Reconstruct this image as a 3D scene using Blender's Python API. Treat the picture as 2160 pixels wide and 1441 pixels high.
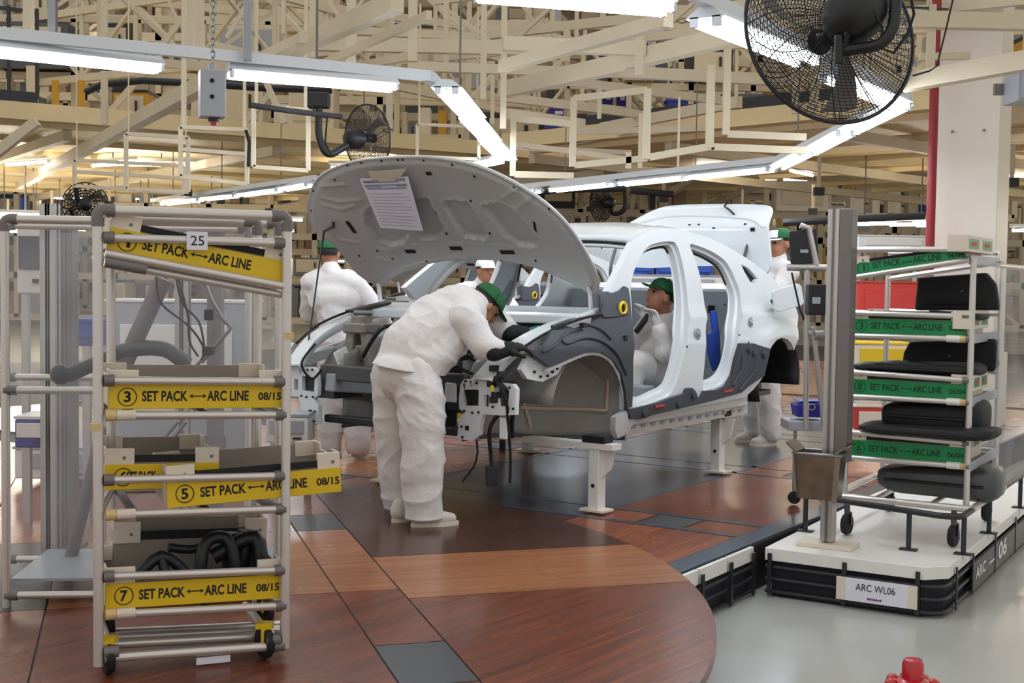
import bpy, bmesh, math, random
from mathutils import Vector as V, Matrix as MX, noise as NZ
random.seed(7)
SC = bpy.context.scene
for _o in list(bpy.data.objects): bpy.data.objects.remove(_o)
COL = SC.collection
# ------------------------------------------------------------------ camera
FPX, CX, CY = 2700.0, 1080.0, 720.5
CAM = V((0, 0, 1.66)); PIT = math.atan(128 / FPX); ROL = 0.0135
_d = V((0, math.cos(PIT), -math.sin(PIT))); _r0 = V((1, 0, 0)); _u0 = V((0, math.sin(PIT), math.cos(PIT)))
_R = _r0 * math.cos(ROL) + _u0 * math.sin(ROL); _U = -_r0 * math.sin(ROL) + _u0 * math.cos(ROL)
cam = bpy.data.cameras.new('camera'); cam.sensor_fit = 'HORIZONTAL'; cam.sensor_width = 36.0; cam.lens = FPX / 2160 * 36
cam.clip_start = .05; cam.clip_end = 400
cam.dof.use_dof = False
camo = bpy.data.objects.new('camera', cam); COL.objects.link(camo)
camo.matrix_world = MX(((_R.x, _U.x, -_d.x, 0), (_R.y, _U.y, -_d.y, 0), (_R.z, _U.z, -_d.z, CAM.z), (0, 0, 0, 1)))
SC.camera = camo
# ------------------------------------------------------------------ light
SC.view_settings.view_transform = 'Standard'; SC.view_settings.look = 'None'
SC.view_settings.gamma = 1; SC.view_settings.use_curve_mapping = False
SC.view_settings.exposure = 0.0
wd = bpy.data.worlds.new('hall_ambient'); SC.world = wd; wd.use_nodes = True  # even ambient fill added in place of the hall's remaining lighting
wd.node_tree.nodes['Background'].inputs[0].default_value = (1.0, .97, .93, 1)
wd.node_tree.nodes['Background'].inputs[1].default_value = 0.78
LAMP_E = 30.0
SC.cycles.max_bounces = 6; SC.cycles.diffuse_bounces = 3; SC.cycles.glossy_bounces = 3; SC.cycles.transmission_bounces = 3; SC.cycles.transparent_max_bounces = 12
# ------------------------------------------------------------------ helpers
def ray(px, py): return _d + _R * ((px - CX) / FPX) - _U * ((py - CY) / FPX)
def onZ(px, py, z):
    v = ray(px, py); return CAM + v * ((z - CAM.z) / v.z)
def onY(px, py, Y):
    v = ray(px, py); return CAM + v * (Y / v.y)
def onP(px, py, p, n):
    v = ray(px, py); return CAM + v * ((V(p) - CAM).dot(n) / v.dot(n))
def lin(c):
    o = []
    for x in c:
        x = x / 255.0
        o.append(x / 12.92 if x <= .04045 else ((x + .055) / 1.055) ** 2.4)
    return tuple(o)
MATS = {}
def mat(name, col, rough=.5, metal=0.0, var=0.0, vscale=8.0, bump=0.0, bscale=40.0, emit=0.0, trans=0.0, alpha=1.0, col2=None, stretch=None, coat=0.0, spec=.5):
    m = bpy.data.materials.new(name); m.use_nodes = True; nt = m.node_tree; b = nt.nodes['Principled BSDF']
    c = lin(col); b.inputs['Base Color'].default_value = (*c, 1); b.inputs['Roughness'].default_value = rough
    b.inputs['Metallic'].default_value = metal; b.inputs['Specular IOR Level'].default_value = spec
    if coat: b.inputs['Coat Weight'].default_value = coat; b.inputs['Coat Roughness'].default_value = .08
    if emit: b.inputs['Emission Color'].default_value = (*c, 1); b.inputs['Emission Strength'].default_value = emit
    if trans: b.inputs['Transmission Weight'].default_value = trans; b.inputs['IOR'].default_value = 1.05
    if alpha < 1: b.inputs['Alpha'].default_value = alpha
    if var or bump:
        tc = nt.nodes.new('ShaderNodeTexCoord'); mp = nt.nodes.new('ShaderNodeMapping'); nt.links.new(tc.outputs['Object'], mp.inputs[0])
        if stretch: mp.inputs['Scale'].default_value = stretch
    if var:
        n = nt.nodes.new('ShaderNodeTexNoise'); n.inputs['Scale'].default_value = vscale; n.inputs['Detail'].default_value = 5
        nt.links.new(mp.outputs[0], n.inputs['Vector'])
        mr = nt.nodes.new('ShaderNodeMapRange'); mr.inputs[1].default_value = .3; mr.inputs[2].default_value = .7
        nt.links.new(n.outputs['Fac'], mr.inputs[0])
        mx = nt.nodes.new('ShaderNodeMix'); mx.data_type = 'RGBA'; nt.links.new(mr.outputs[0], mx.inputs[0])
        c2 = lin(col2) if col2 else tuple(x * (1 - var) for x in c)
        mx.inputs[6].default_value = (*c, 1); mx.inputs[7].default_value = (*c2, 1)
        nt.links.new(mx.outputs[2], b.inputs['Base Color'])
    if bump:
        n = nt.nodes.new('ShaderNodeTexNoise'); n.inputs['Scale'].default_value = bscale; nt.links.new(mp.outputs[0], n.inputs['Vector'])
        bp = nt.nodes.new('ShaderNodeBump'); bp.inputs['Strength'].default_value = bump; bp.inputs['Distance'].default_value = .01
        nt.links.new(n.outputs['Fac'], bp.inputs['Height']); nt.links.new(bp.outputs[0], b.inputs['Normal'])
    MATS[name] = m; return m
ROOTINV = {}
def tag(o, label=None, cat=None, group=None, kind=None):
    if label: o['label'] = label
    if cat: o['category'] = cat
    if group: o['group'] = group
    if kind: o['kind'] = kind
    return o
def empty(name, loc, label=None, cat=None, group=None, kind=None, rz=0.0):
    o = bpy.data.objects.new(name, None); COL.objects.link(o); o.empty_display_size = .1
    o.location = loc; o.rotation_euler = (0, 0, rz)
    ROOTINV[o] = (MX.Translation(V(loc)) @ MX.Rotation(rz, 4, 'Z')).inverted()
    return tag(o, label, cat, group, kind)
def rootinv(o):
    while o.parent: o = o.parent
    return ROOTINV.get(o) or MX.Identity(4)
class MB:
    def __init__(s): s.v = []; s.f = []
    def add(s, vs, fs):
        k = len(s.v); s.v += [V(p) for p in vs]; s.f += [tuple(i + k for i in f) for f in fs]; return s
    def box(s, c, size, rot=None):
        x, y, z = size[0] / 2, size[1] / 2, size[2] / 2; c = V(c)
        ps = [V((i * x, j * y, k * z)) for i in (-1, 1) for j in (-1, 1) for k in (-1, 1)]
        if rot is not None: ps = [rot @ p for p in ps]
        return s.add([c + p for p in ps], [(0, 1, 3, 2), (4, 6, 7, 5), (0, 4, 5, 1), (2, 3, 7, 6), (0, 2, 6, 4), (1, 5, 7, 3)])
    def beam(s, a, b, w, h, up=(0, 0, 1)):
        a, b = V(a), V(b); t = (b - a)
        if t.length < 1e-6: return s
        t.normalize(); u = V(up)
        if abs(t.dot(u)) > .98: u = V((0, 1, 0)) if abs(t.y) < .9 else V((1, 0, 0))
        x = t.cross(u).normalized(); y = x.cross(t).normalized()
        ps = [p + x * (i * w / 2) + y * (j * h / 2) for p in (a, b) for i in (-1, 1) for j in (-1, 1)]
        return s.add(ps, [(0, 1, 3, 2), (4, 6, 7, 5), (0, 4, 5, 1), (2, 3, 7, 6), (0, 2, 6, 4), (1, 5, 7, 3)])
    def tube(s, pts, r, n=8, closed=False):
        pts = [V(p) for p in pts]; m = len(pts); rs = r if isinstance(r, (list, tuple)) else [r] * m
        base = len(s.v); prev = None
        for i, p in enumerate(pts):
            if closed: t = pts[(i + 1) % m] - pts[i - 1]
            else: t = pts[min(i + 1, m - 1)] - pts[max(i - 1, 0)]
            if t.length < 1e-9: t = V((0, 0, 1))
            t.normalize()
            if prev is None:
                u = V((0, 0, 1)) if abs(t.z) < .9 else V((1, 0, 0))
            else: u = prev
            x = (u - t * u.dot(t))
            if x.length < 1e-6: x = t.orthogonal()
            x.normalize(); prev = x; y = t.cross(x)
            for k in range(n):
                a = 2 * math.pi * k / n; s.v.append(p + (x * math.cos(a) + y * math.sin(a)) * rs[i])
        for i in range(m if closed else m - 1):
            for k in range(n):
                a = base + i * n + k; b = base + i * n + (k + 1) % n; j = (i + 1) % m
                s.f.append((a, b, base + j * n + (k + 1) % n, base + j * n + k))
        if not closed:
            s.f.append(tuple(base + k for k in reversed(range(n)))); s.f.append(tuple(base + (m - 1) * n + k for k in range(n)))
        return s
    def prism(s, top, bot):
        n = len(top); s_ = list(top) + list(bot)
        return s.add(s_, [tuple(range(n)), tuple(reversed(range(n, 2 * n)))] + [(i, n + i, n + (i + 1) % n, (i + 1) % n) for i in range(n)])
    def lathe(s, prof, mtx=None, n=16, caps=True):
        mtx = mtx or MX.Identity(4); b = len(s.v); m = len(prof)
        for r, z in prof:
            for k in range(n):
                a = 2 * math.pi * k / n; s.v.append(mtx @ V((r * math.cos(a), r * math.sin(a), z)))
        for i in range(m - 1):
            for k in range(n):
                s.f.append((b + i * n + k, b + i * n + (k + 1) % n, b + (i + 1) * n + (k + 1) % n, b + (i + 1) * n + k))
        if caps: s.f.append(tuple(b + k for k in reversed(range(n)))); s.f.append(tuple(b + (m - 1) * n + k for k in range(n)))
        return s
    def grid(s, fn, nu, nv, double=0.0):
        b = len(s.v)
        for i in range(nu + 1):
            for j in range(nv + 1): s.v.append(V(fn(i / nu, j / nv)))
        for i in range(nu):
            for j in range(nv):
                a = b + i * (nv + 1) + j; s.f.append((a, a + nv + 1, a + nv + 2, a + 1))
        return s
    def ball(s, c, r, n=12, m=8, rot=None):
        c = V(c); r = V(r) if isinstance(r, (tuple, list, V)) else V((r, r, r)); b = len(s.v)
        for i in range(m + 1):
            th = math.pi * i / m
            for k in range(n):
                a = 2 * math.pi * k / n; p = V((r.x * math.sin(th) * math.cos(a), r.y * math.sin(th) * math.sin(a), r.z * math.cos(th)))
                s.v.append(c + (rot @ p if rot is not None else p))
        for i in range(m):
            for k in range(n): s.f.append((b + i * n + k, b + (i + 1) * n + k, b + (i + 1) * n + (k + 1) % n, b + i * n + (k + 1) % n))
        return s
    def xf(s, mtx): s.v = [mtx @ p for p in s.v]; return s
    def build(s, name, m, parent=None, smooth=False, bevel=0.0, solid=0.0, origin=None, weld=False, recalc=True):
        me = bpy.data.meshes.new(name)
        if parent is not None:
            inv = rootinv(parent); vs = [inv @ p for p in s.v]; loc = None
        else:
            if origin is None:
                lo = [min(p[i] for p in s.v) for i in range(3)]; hi = [max(p[i] for p in s.v) for i in range(3)]
                origin = V(((lo[0] + hi[0]) / 2, (lo[1] + hi[1]) / 2, lo[2]))
            loc = V(origin); vs = [p - loc for p in s.v]
        me.from_pydata([tuple(p) for p in vs], [], s.f)
        bm = bmesh.new(); bm.from_mesh(me)
        if weld: bmesh.ops.remove_doubles(bm, verts=bm.verts, dist=1e-5)
        if recalc: bmesh.ops.recalc_face_normals(bm, faces=bm.faces)
        bm.to_mesh(me); bm.free()
        if smooth:
            me.polygons.foreach_set('use_smooth', [True] * len(me.polygons)); me.set_sharp_from_angle(angle=math.radians(smooth if smooth > 1 else 40))
        if m is not None: me.materials.append(m if not isinstance(m, str) else MATS[m])
        o = bpy.data.objects.new(name, me); COL.objects.link(o)
        if parent is not None: o.parent = parent
        else:
            o.location = loc; ROOTINV[o] = MX.Translation(loc).inverted()
        if solid:
            q = o.modifiers.new('solid', 'SOLIDIFY'); q.thickness = solid; q.offset = -1
        if bevel:
            q = o.modifiers.new('bevel', 'BEVEL'); q.width = bevel; q.segments = 2; q.limit_method = 'ANGLE'; q.angle_limit = math.radians(40)
        return o
def copy_tree(o, parent=None):
    c = o.copy(); COL.objects.link(c); c.parent = parent
    for ch in list(o.children): copy_tree(ch, c)
    return c
def arc(c, r, a0, a1, n, ex, ey):
    c, ex, ey = V(c), V(ex), V(ey)
    return [c + ex * (r * math.cos(a0 + (a1 - a0) * i / n)) + ey * (r * math.sin(a0 + (a1 - a0) * i / n)) for i in range(n + 1)]
def fillet(pts, r, n=4):
    pts = [V(p) for p in pts]; out = [pts[0]]
    for i in range(1, len(pts) - 1):
        a, b, c = pts[i - 1], pts[i], pts[i + 1]; d1 = (a - b); d2 = (c - b); rr = min(r, d1.length * .49, d2.length * .49)
        p, q = b + d1.normalized() * rr, b + d2.normalized() * rr
        for k in range(n + 1):
            t = k / n; out.append(p * (1 - t) ** 2 + b * (2 * t * (1 - t)) + q * t * t)
    out.append(pts[-1]); return out
_TXT = {}
def text_shape(body, bold=False):
    k = (body, bold)
    if k not in _TXT:
        cu = bpy.data.curves.new('lettering', 'FONT'); cu.body = body; cu.size = 1.0; cu.resolution_u = 3
        if bold: cu.offset = .03
        ob = bpy.data.objects.new('lettering', cu); COL.objects.link(ob)
        me = ob.to_mesh(); vs = [v.co.copy() for v in me.vertices]; fs = [tuple(p.vertices) for p in me.polygons]
        ob.to_mesh_clear(); bpy.data.objects.remove(ob); bpy.data.curves.remove(cu)
        _TXT[k] = (vs, fs, max([v.x for v in vs] or [0]))
    return _TXT[k]
def text_on(mb, body, org, ex, ey, h, width=None, bold=False):
    vs, fs, w = text_shape(body, bold); sx = h / .7; org, ex, ey = V(org), V(ex), V(ey)
    kx = (width / w) if width else sx
    return mb.add([org + ex * (v.x * kx) + ey * (v.y * sx) for v in vs], fs)
def smooth01(x):
    x = max(0., min(1., x)); return x * x * (3 - 2 * x)
# ------------------------------------------------------------------ materials
mat('cream', (212, 198, 170), .5, var=.10, vscale=1.5)
mat('cream_dark', (204, 186, 154), .55, var=.15, vscale=2)
mat('deck_paint', (230, 208, 158), .5, var=.12, vscale=1.2)
mat('roof_sheet', (176, 150, 132), .7, var=.25, vscale=.6)
mat('white_paint', (232, 230, 224), .45, var=.06, vscale=3)
mat('column_paint', (224, 214, 200), .5, var=.06, vscale=1.2)
mat('car_white', (220, 226, 229), .22, coat=.6)
mat('wheel_grey', (150, 147, 142), .6, var=.12, vscale=5, bump=.2, bscale=80)
mat('car_primer', (206, 208, 206), .45, var=.05, vscale=5)
mat('hood_shade_grey', (172, 173, 170), .5, var=.04, vscale=4)  # thinly coated grey with the underside's shade put into the colour
mat('panel_grey', (150, 158, 165), .4)
mat('dark_cover', (62, 66, 73), .62, bump=.15, bscale=300)
mat('black_plastic', (26, 27, 30), .45)
mat('black_rubber', (20, 20, 21), .7)
mat('black_steel', (38, 40, 44), .4)
mat('navy_dark', (22, 24, 34), .7)  # near-black navy of the cart core and skirt back sheet
mat('alu', (196, 192, 188), .32, metal=.75, var=.08, vscale=30)
mat('alu_tube', (212, 206, 200), .30, metal=.55)
mat('joint_grey', (120, 114, 112), .5, metal=.3)
mat('zinc', (150, 152, 155), .35, metal=.8, var=.2, vscale=20)
mat('castmetal', (150, 146, 140), .5, metal=.6, var=.2, vscale=14, bump=.3, bscale=60)
mat('steel_dark', (86, 88, 90), .4, metal=.5)
mat('yellow', (226, 190, 22), .45, var=.06, vscale=5)
mat('green', (16, 134, 74), .45, var=.08, vscale=5)
mat('ink', (24, 24, 26), .7)
mat('green_ink', (8, 62, 36), .7)
mat('tote_grey', (156, 146, 136), .6, var=.1, vscale=6)
mat('tote_cream', (226, 214, 196), .55, var=.06, vscale=6)
mat('tape_tan', (214, 186, 128), .5)
mat('paper', (226, 226, 236), .8)
mat('print_grey', (150, 152, 168), .9)
mat('purple_ink', (90, 40, 120), .8)
mat('fabric_white', (225, 221, 218), .85, bump=.2, bscale=90, var=.05, vscale=6)
mat('shoe_white', (214, 206, 196), .7, var=.1, vscale=12)
mat('sole', (120, 112, 104), .8)
mat('skin', (170, 116, 88), .5, var=.08, vscale=12)
mat('hair', (22, 18, 16), .6)
mat('cap_green', (28, 92, 50), .8, bump=.2, bscale=200)
mat('cap_white', (236, 238, 236), .8)
mat('glove', (214, 212, 208), .85, bump=.2, bscale=120)
mat('glove_black', (26, 27, 28), .85)
mat('glove_teal', (30, 120, 116), .8)
mat('blue', (36, 76, 170), .5)
mat('blue_deep', (44, 44, 150), .45)
mat('red', (188, 22, 34), .28, coat=.4)
mat('red_dull', (196, 60, 54), .6)
mat('pipe_red', (140, 26, 34), .45)
mat('lamp_tube', (236, 244, 255), .4, emit=LAMP_E)
mat('lamp_white', (216, 222, 226), .4)
mat('far_lamp', (255, 244, 226), .5, emit=42.0)
mat('box_grey', (160, 164, 170), .45)
mat('sealer', (196, 178, 150), .7)
mat('tape_clear', (214, 206, 176), .3)
mat('hole', (14, 15, 18), .9)
mat('can_steel', (150, 136, 118), .3, metal=.85, var=.35, vscale=14)
mat('seat_black', (24, 24, 27), .6, bump=.3, bscale=150)
mat('orange', (226, 150, 30), .5)
mat('ochre', (206, 156, 40), .5)
mat('yellow_ring', (238, 206, 30), .5)
mat('floor_epoxy', (188, 189, 184), .22, var=.12, vscale=.9, col2=(168, 169, 164))
mat('steel_plate', (96, 104, 112), .22, metal=.55, var=.3, vscale=3)
mat('steel_strip', (92, 106, 122), .25, metal=.5, var=.2, vscale=5)
mat('rim_dark', (34, 30, 28), .6)
def clear_mat(name, col, fac, rough):
    m = bpy.data.materials.new(name); m.use_nodes = True; nt = m.node_tree; nt.nodes.remove(nt.nodes['Principled BSDF'])
    out = nt.nodes['Material Output']; tr = nt.nodes.new('ShaderNodeBsdfTransparent'); gl = nt.nodes.new('ShaderNodeBsdfPrincipled')
    gl.inputs['Base Color'].default_value = (*lin(col), 1); gl.inputs['Roughness'].default_value = rough
    mx = nt.nodes.new('ShaderNodeMixShader'); n = nt.nodes.new('ShaderNodeTexNoise'); n.inputs['Scale'].default_value = 3.0; n.inputs['Detail'].default_value = 3
    tc = nt.nodes.new('ShaderNodeTexCoord'); nt.links.new(tc.outputs['Object'], n.inputs['Vector'])
    mr = nt.nodes.new('ShaderNodeMapRange'); mr.inputs[1].default_value = .35; mr.inputs[2].default_value = .7; mr.inputs[3].default_value = fac * .6; mr.inputs[4].default_value = fac * 1.5
    nt.links.new(n.outputs['Fac'], mr.inputs[0]); nt.links.new(mr.outputs[0], mx.inputs[0])
    nt.links.new(tr.outputs[0], mx.inputs[1]); nt.links.new(gl.outputs[0], mx.inputs[2]); nt.links.new(mx.outputs[0], out.inputs[0])
    bp = nt.nodes.new('ShaderNodeBump'); bp.inputs['Strength'].default_value = .6; nt.links.new(n.outputs['Fac'], bp.inputs['Height']); nt.links.new(bp.outputs[0], gl.inputs['Normal'])
    MATS[name] = m
clear_mat('clear_film', (214, 218, 226), .20, .16)
def wood(name, c1, c2, ang, rough=.25):
    m = bpy.data.materials.new(name); m.use_nodes = True; nt = m.node_tree; b = nt.nodes['Principled BSDF']
    tc = nt.nodes.new('ShaderNodeTexCoord'); mp = nt.nodes.new('ShaderNodeMapping'); mp.vector_type = 'TEXTURE'; mp.inputs['Rotation'].default_value = (0, 0, ang); mp.inputs['Scale'].default_value = (1.6, .10, 1)
    n = nt.nodes.new('ShaderNodeTexNoise'); n.inputs['Scale'].default_value = 2.2; n.inputs['Detail'].default_value = 8; n.inputs['Distortion'].default_value = .5
    g = nt.nodes.new('ShaderNodeTexNoise'); g.inputs['Scale'].default_value = 1.3; g.inputs['Detail'].default_value = 4
    nt.links.new(tc.outputs['Object'], mp.inputs[0]); nt.links.new(mp.outputs[0], n.inputs['Vector']); nt.links.new(tc.outputs['Object'], g.inputs['Vector'])
    mr = nt.nodes.new('ShaderNodeMapRange'); mr.inputs[1].default_value = .3; mr.inputs[2].default_value = .7; nt.links.new(n.outputs['Fac'], mr.inputs[0])
    mx = nt.nodes.new('ShaderNodeMix'); mx.data_type = 'RGBA'; mx.inputs[6].default_value = (*lin(c1), 1); mx.inputs[7].default_value = (*lin(c2), 1)
    nt.links.new(mr.outputs[0], mx.inputs[0]); nt.links.new(mx.outputs[2], b.inputs['Base Color'])
    r2 = nt.nodes.new('ShaderNodeMapRange'); r2.inputs[1].default_value = .3; r2.inputs[2].default_value = .7; r2.inputs[3].default_value = rough * .85; r2.inputs[4].default_value = rough * 1.2
    nt.links.new(g.outputs['Fac'], r2.inputs[0]); nt.links.new(r2.outputs[0], b.inputs['Roughness'])
    b.inputs['Specular IOR Level'].default_value = .5
    MATS[name] = m
wood('wood_orange', (166, 110, 72), (142, 90, 60), .29)
wood('wood_red', (134, 72, 45), (86, 47, 34), .9)
wood('wood_dark', (84, 54, 45), (64, 41, 35), .9)
wood('wood_rust', (156, 86, 54), (116, 62, 42), 1.0)
# ================================================================== setting: floor, platform, turntable
PZ = .26
MB().box((5, 45, -.05), (130, 120, .1)).build('floor', 'floor_epoxy').name
fl = bpy.data.objects['floor']; tag(fl, 'glossy grey epoxy factory floor in front of the platform', 'floor', kind='structure')
def clip(poly, a, n):
    """keep the side of the line through a where (p-a).n <= 0"""
    out = []
    for i in range(len(poly)):
        p, q = poly[i], poly[(i + 1) % len(poly)]; dp, dq = (p - a).dot(n), (q - a).dot(n)
        if dp <= 0: out.append(p)
        if dp * dq < 0: out.append(p + (q - p) * (dp / (dp - dq)))
    return out
UO = V((.45, 7.70)); UX = V((.832, -.555)); VX = V((.555, .832))      # conveyor axes: across, along
def uv(u, v): return UO + UX * u + VX * v
plat = empty('conveyor_platform', (*uv(0, 4), 0), 'low wooden and steel assembly platform under the white car', 'platform', kind='structure')
q = [uv(1.19, -1.9), uv(1.19, 22), uv(-14, 22), uv(-14, -1.9)]
MB().prism([V((*p, .245)) for p in q], [V((*p, 0.001)) for p in q]).build('platform_base', 'rim_dark', plat)
def plate(u0, u1, v0, v1, m, name='floor_panel', z=.26, g=.006):
    q = [uv(u0 + g, v0 + g), uv(u1 - g, v0 + g), uv(u1 - g, v1 - g), uv(u0 + g, v1 - g)]
    return MB().prism([V((*p, z)) for p in q], [V((*p, .240)) for p in q]).build(name, m, plat)
# steel lane below the car and the wood on both sides, cross bands with dark plates
for k in range(7): plate(-1.6, .03, -.06 + k * 2.2, -.06 + (k + 1) * 2.2, 'steel_plate', 'steel_panel')
rows = [(-1.9, -.12), (.30, 2.1), (2.46, 4.3), (4.66, 6.5), (6.86, 8.7), (9.0, 12), (12, 16)]
for i, (a, b) in enumerate(rows):
    plate(.03, 1.05, a, b, ['wood_rust', 'wood_red'][i % 2])
    plate(-2.7, -1.6, a, b, ['wood_red', 'wood_orange'][i % 2])
    plate(-4.6, -2.7, a, b, ['wood_rust', 'wood_red'][i % 2]); plate(-8, -4.6, a, b, 'wood_red')
plate(-1.6, .03, -1.9, -.12, 'wood_dark')
for v0 in (-.06, 2.16, 4.36, 6.56):
    for (u0, u1, m) in ((.03, .39, 'wood_rust'), (.39, .69, 'steel_dark'), (.69, 1.05, 'wood_rust'), (-2.0, -1.6, 'wood_rust'), (-2.35, -2.0, 'steel_dark'), (-2.7, -2.35, 'wood_rust'), (-4.6, -2.7, 'wood_rust')):
        plate(u0, u1, v0, v0 + .30, m)
    plate(-4.6, 1.05, v0 - .06, v0, 'steel_strip', 'cover_strip', .262, .002)
    plate(-4.6, 1.05, v0 + .30, v0 + .36, 'steel_strip', 'cover_strip', .262, .002)
plate(1.05, 1.19, -1.9, 16, 'steel_strip', 'edge_strip', .263, .002)
plate(.02, .06, .3, 12, 'steel_strip', 'cover_strip', .262, .002); plate(-1.62, -1.58, .3, 12, 'steel_strip', 'cover_strip', .262, .002)
# turntable
TC = V((-2.5, 5.55)); TR = 3.37; TO = V((-.69, 6.36)); TA = V((.957, .29)); TB = V((-.29, .957))
ttab = empty('turntable', (*TC, 0), 'round wooden turntable floor in front of the car', 'turntable', kind='structure')
MB().lathe([(TR - .05, .002), (TR - .05, .20), (TR - .06, .262)], MX.Translation((*TC, 0)), 128).build('turntable_rim', 'rim_dark', ttab, smooth=30)
circ = [TC + V((math.cos(2 * math.pi * k / 160), math.sin(2 * math.pi * k / 160))) * TR for k in range(160)]
def tplate(s0, s1, t0, t1, m, z=.286, g=.004, name='floor_panel'):
    poly = list(circ)
    for (a, n) in ((TO + TA * (s0 + g), -TA), (TO + TA * (s1 - g), TA), (TO + TB * (t0 + g), -TB), (TO + TB * (t1 - g), TB)):
        poly = clip(poly, a, n)
        if len(poly) < 3: return
    return MB().prism([V((*p, z)) for p in poly], [V((*p, .225)) for p in poly]).build(name, m, ttab, smooth=30)
TT = .2665
tplate(0, 6, -.86, 0, 'wood_orange', TT); tplate(0, 6, 0, 6, 'wood_dark', TT); tplate(0, 6, -6, -.86, 'wood_red', TT)
tplate(-.28, 0, -2.05, -1.54, 'steel_dark', TT, name='steel_panel'); tplate(-.28, 0, -1.54, -.68, 'wood_red', TT); tplate(-.28, 0, -6, -2.05, 'wood_red', TT)
tplate(-.28, 0, -.68, .74, 'wood_orange', TT); tplate(-.28, 0, .74, 1.22, 'steel_dark', TT, name='steel_panel'); tplate(-.28, 0, 1.22, 6, 'wood_red', TT)
tplate(-1.5, -.28, -.68, .74, 'wood_orange', TT); tplate(-1.5, -.28, -6, -.68, 'wood_red', TT); tplate(-1.5, -.28, .74, 2.2, 'wood_rust', TT); tplate(-1.5, -.28, 2.2, 6, 'wood_red', TT)
tplate(-1.9, -1.5, -.68, .74, 'steel_dark', TT, name='steel_panel'); tplate(-1.9, -1.5, -6, -.68, 'wood_red', TT); tplate(-1.9, -1.5, .74, 6, 'wood_rust', TT)
tplate(-8, -1.9, -.68, .74, 'wood_orange', TT); tplate(-8, -1.9, -6, -.68, 'wood_red', TT); tplate(-8, -1.9, .74, 6, 'wood_rust', TT)
# skirt along the platform edge
sk = empty('platform_skirt', (*uv(1.2, -1.2), 0), 'black railed skirt with white top boards on the platform edge', 'skirt', kind='structure')
def P3(p, z): return V((p[0], p[1], z))
for k in range(5):
    a, b = -1.98 + k * .34, -1.98 + (k + 1) * .34 - .015
    MB().beam(P3(uv(1.215, a), .222), P3(uv(1.215, b), .222), .022, .075).build('top_board', 'white_paint', sk, bevel=.003)
MB().beam(P3(uv(1.196, -1.95), .09), P3(uv(1.196, -.3), .09), .012, .17).build('back_sheet', 'navy_dark', sk)
for z in (.025, .095, .155):
    MB().tube([P3(uv(1.225, -1.95), z), P3(uv(1.225, -.3), z)], .009, 8).build('rail', 'black_steel', sk, smooth=40)
for v in (-1.95, -1.64, -1.30, -.96, -.62, -.33):
    MB().beam(P3(uv(1.243, v), .01), P3(uv(1.243, v), .235), .024, .012, (UX.x, UX.y, 0)).build('post', 'black_steel', sk)
# ------------------------------------------------------------------ parts pallet with cart guide, right
PO = V((1.36, 6.75)); PU = V((.857, -.515)); PV = V((.515, .857))
def pp(a, b, z): q = PO + PU * a + PV * b; return V((q.x, q.y, z))
pal = empty('cart_base', pp(.47, 1.3, 0), 'white topped cart base with black railed sides and ARC WL06 sign', 'pallet')
L, Dp = .93, 3.2
q = [(0, 0), (L - .10, 0), (L, .10), (L, Dp), (0, Dp)]
MB().prism([pp(a, b, .262) for a, b in q], [pp(a, b, .195) for a, b in q]).build('top_slab', 'white_paint', pal, bevel=.004)
q2 = [(.03, .035), (L - .12, .035), (L - .03, .12), (L - .05, Dp), (.05, Dp)]
MB().prism([pp(a, b, .194) for a, b in q2], [pp(a, b, .004) for a, b in q2]).build('core', 'navy_dark', pal)
for z in (.028, .095, .16):
    MB().tube(fillet([pp(0, .02, z), pp(L - .01, .02, z), pp(L - .01, Dp, z)], .12, 5), .011, 8).build('side_rail', 'black_steel', pal, smooth=40)
for a in (.03, .43, .80):
    MB().beam(pp(a, -.005, .015), pp(a, -.005, .235), .022, .008, (PV.x, PV.y, 0)).build('side_post', 'black_steel', pal)
for b in (.22, .62, 1.25, 1.9):
    MB().beam(pp(L + .012, b, .015), pp(L + .012, b, .235), .022, .008, (PU.x, PU.y, 0)).build('side_post', 'black_steel', pal)
MB().beam(pp(L + .008, .64, .10), pp(L + .008, 3.1, .10), .008, .15).build('side_sheet', 'steel_dark', pal)
m = MB(); text_on(m, 'ARC', pp(L + .014, .70, .08), V((*PV, 0)), V((0, 0, 1)), .06, .26, True); m.build('lettering', 'white_paint', pal)
m = MB(); text_on(m, '-', pp(L + .014, 1.06, .08), V((*PV, 0)), V((0, 0, 1)), .06, .16, True); m.build('lettering', 'white_paint', pal); m = MB(); text_on(m, '06', pp(L + .014, 1.34, .07), V((*PV, 0)), V((0, 0, 1)), .095, .26, True)
m.build('lettering', 'white_paint', pal)
sg = MB().beam(pp(.395, -.018, .105), pp(.80, -.018, .105), .006, .118, (0, 0, 1)).build('sign', 'paper', pal); sg['label'] = 'white sign reading ARC WL06'
for a in (.395, .76): MB().beam(pp(a, -.0225, .105), pp(a + .045, -.0225, .105), .002, .116).build('tape', 'tote_cream', sg)
m = MB(); text_on(m, 'ARC WL06', pp(.495, -.0235, .105), V((*PU, 0)), V((0, 0, 1)), .036, .20); m.build('lettering', 'ink', sg)
for k in range(7): MB().beam(pp(.556 + k * .0105, -.0235, .067), pp(.564 + k * .0105, -.0235, .067), .001, .011 - .002 * (k % 3)).build('small_print', 'purple_ink', sg)
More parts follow.
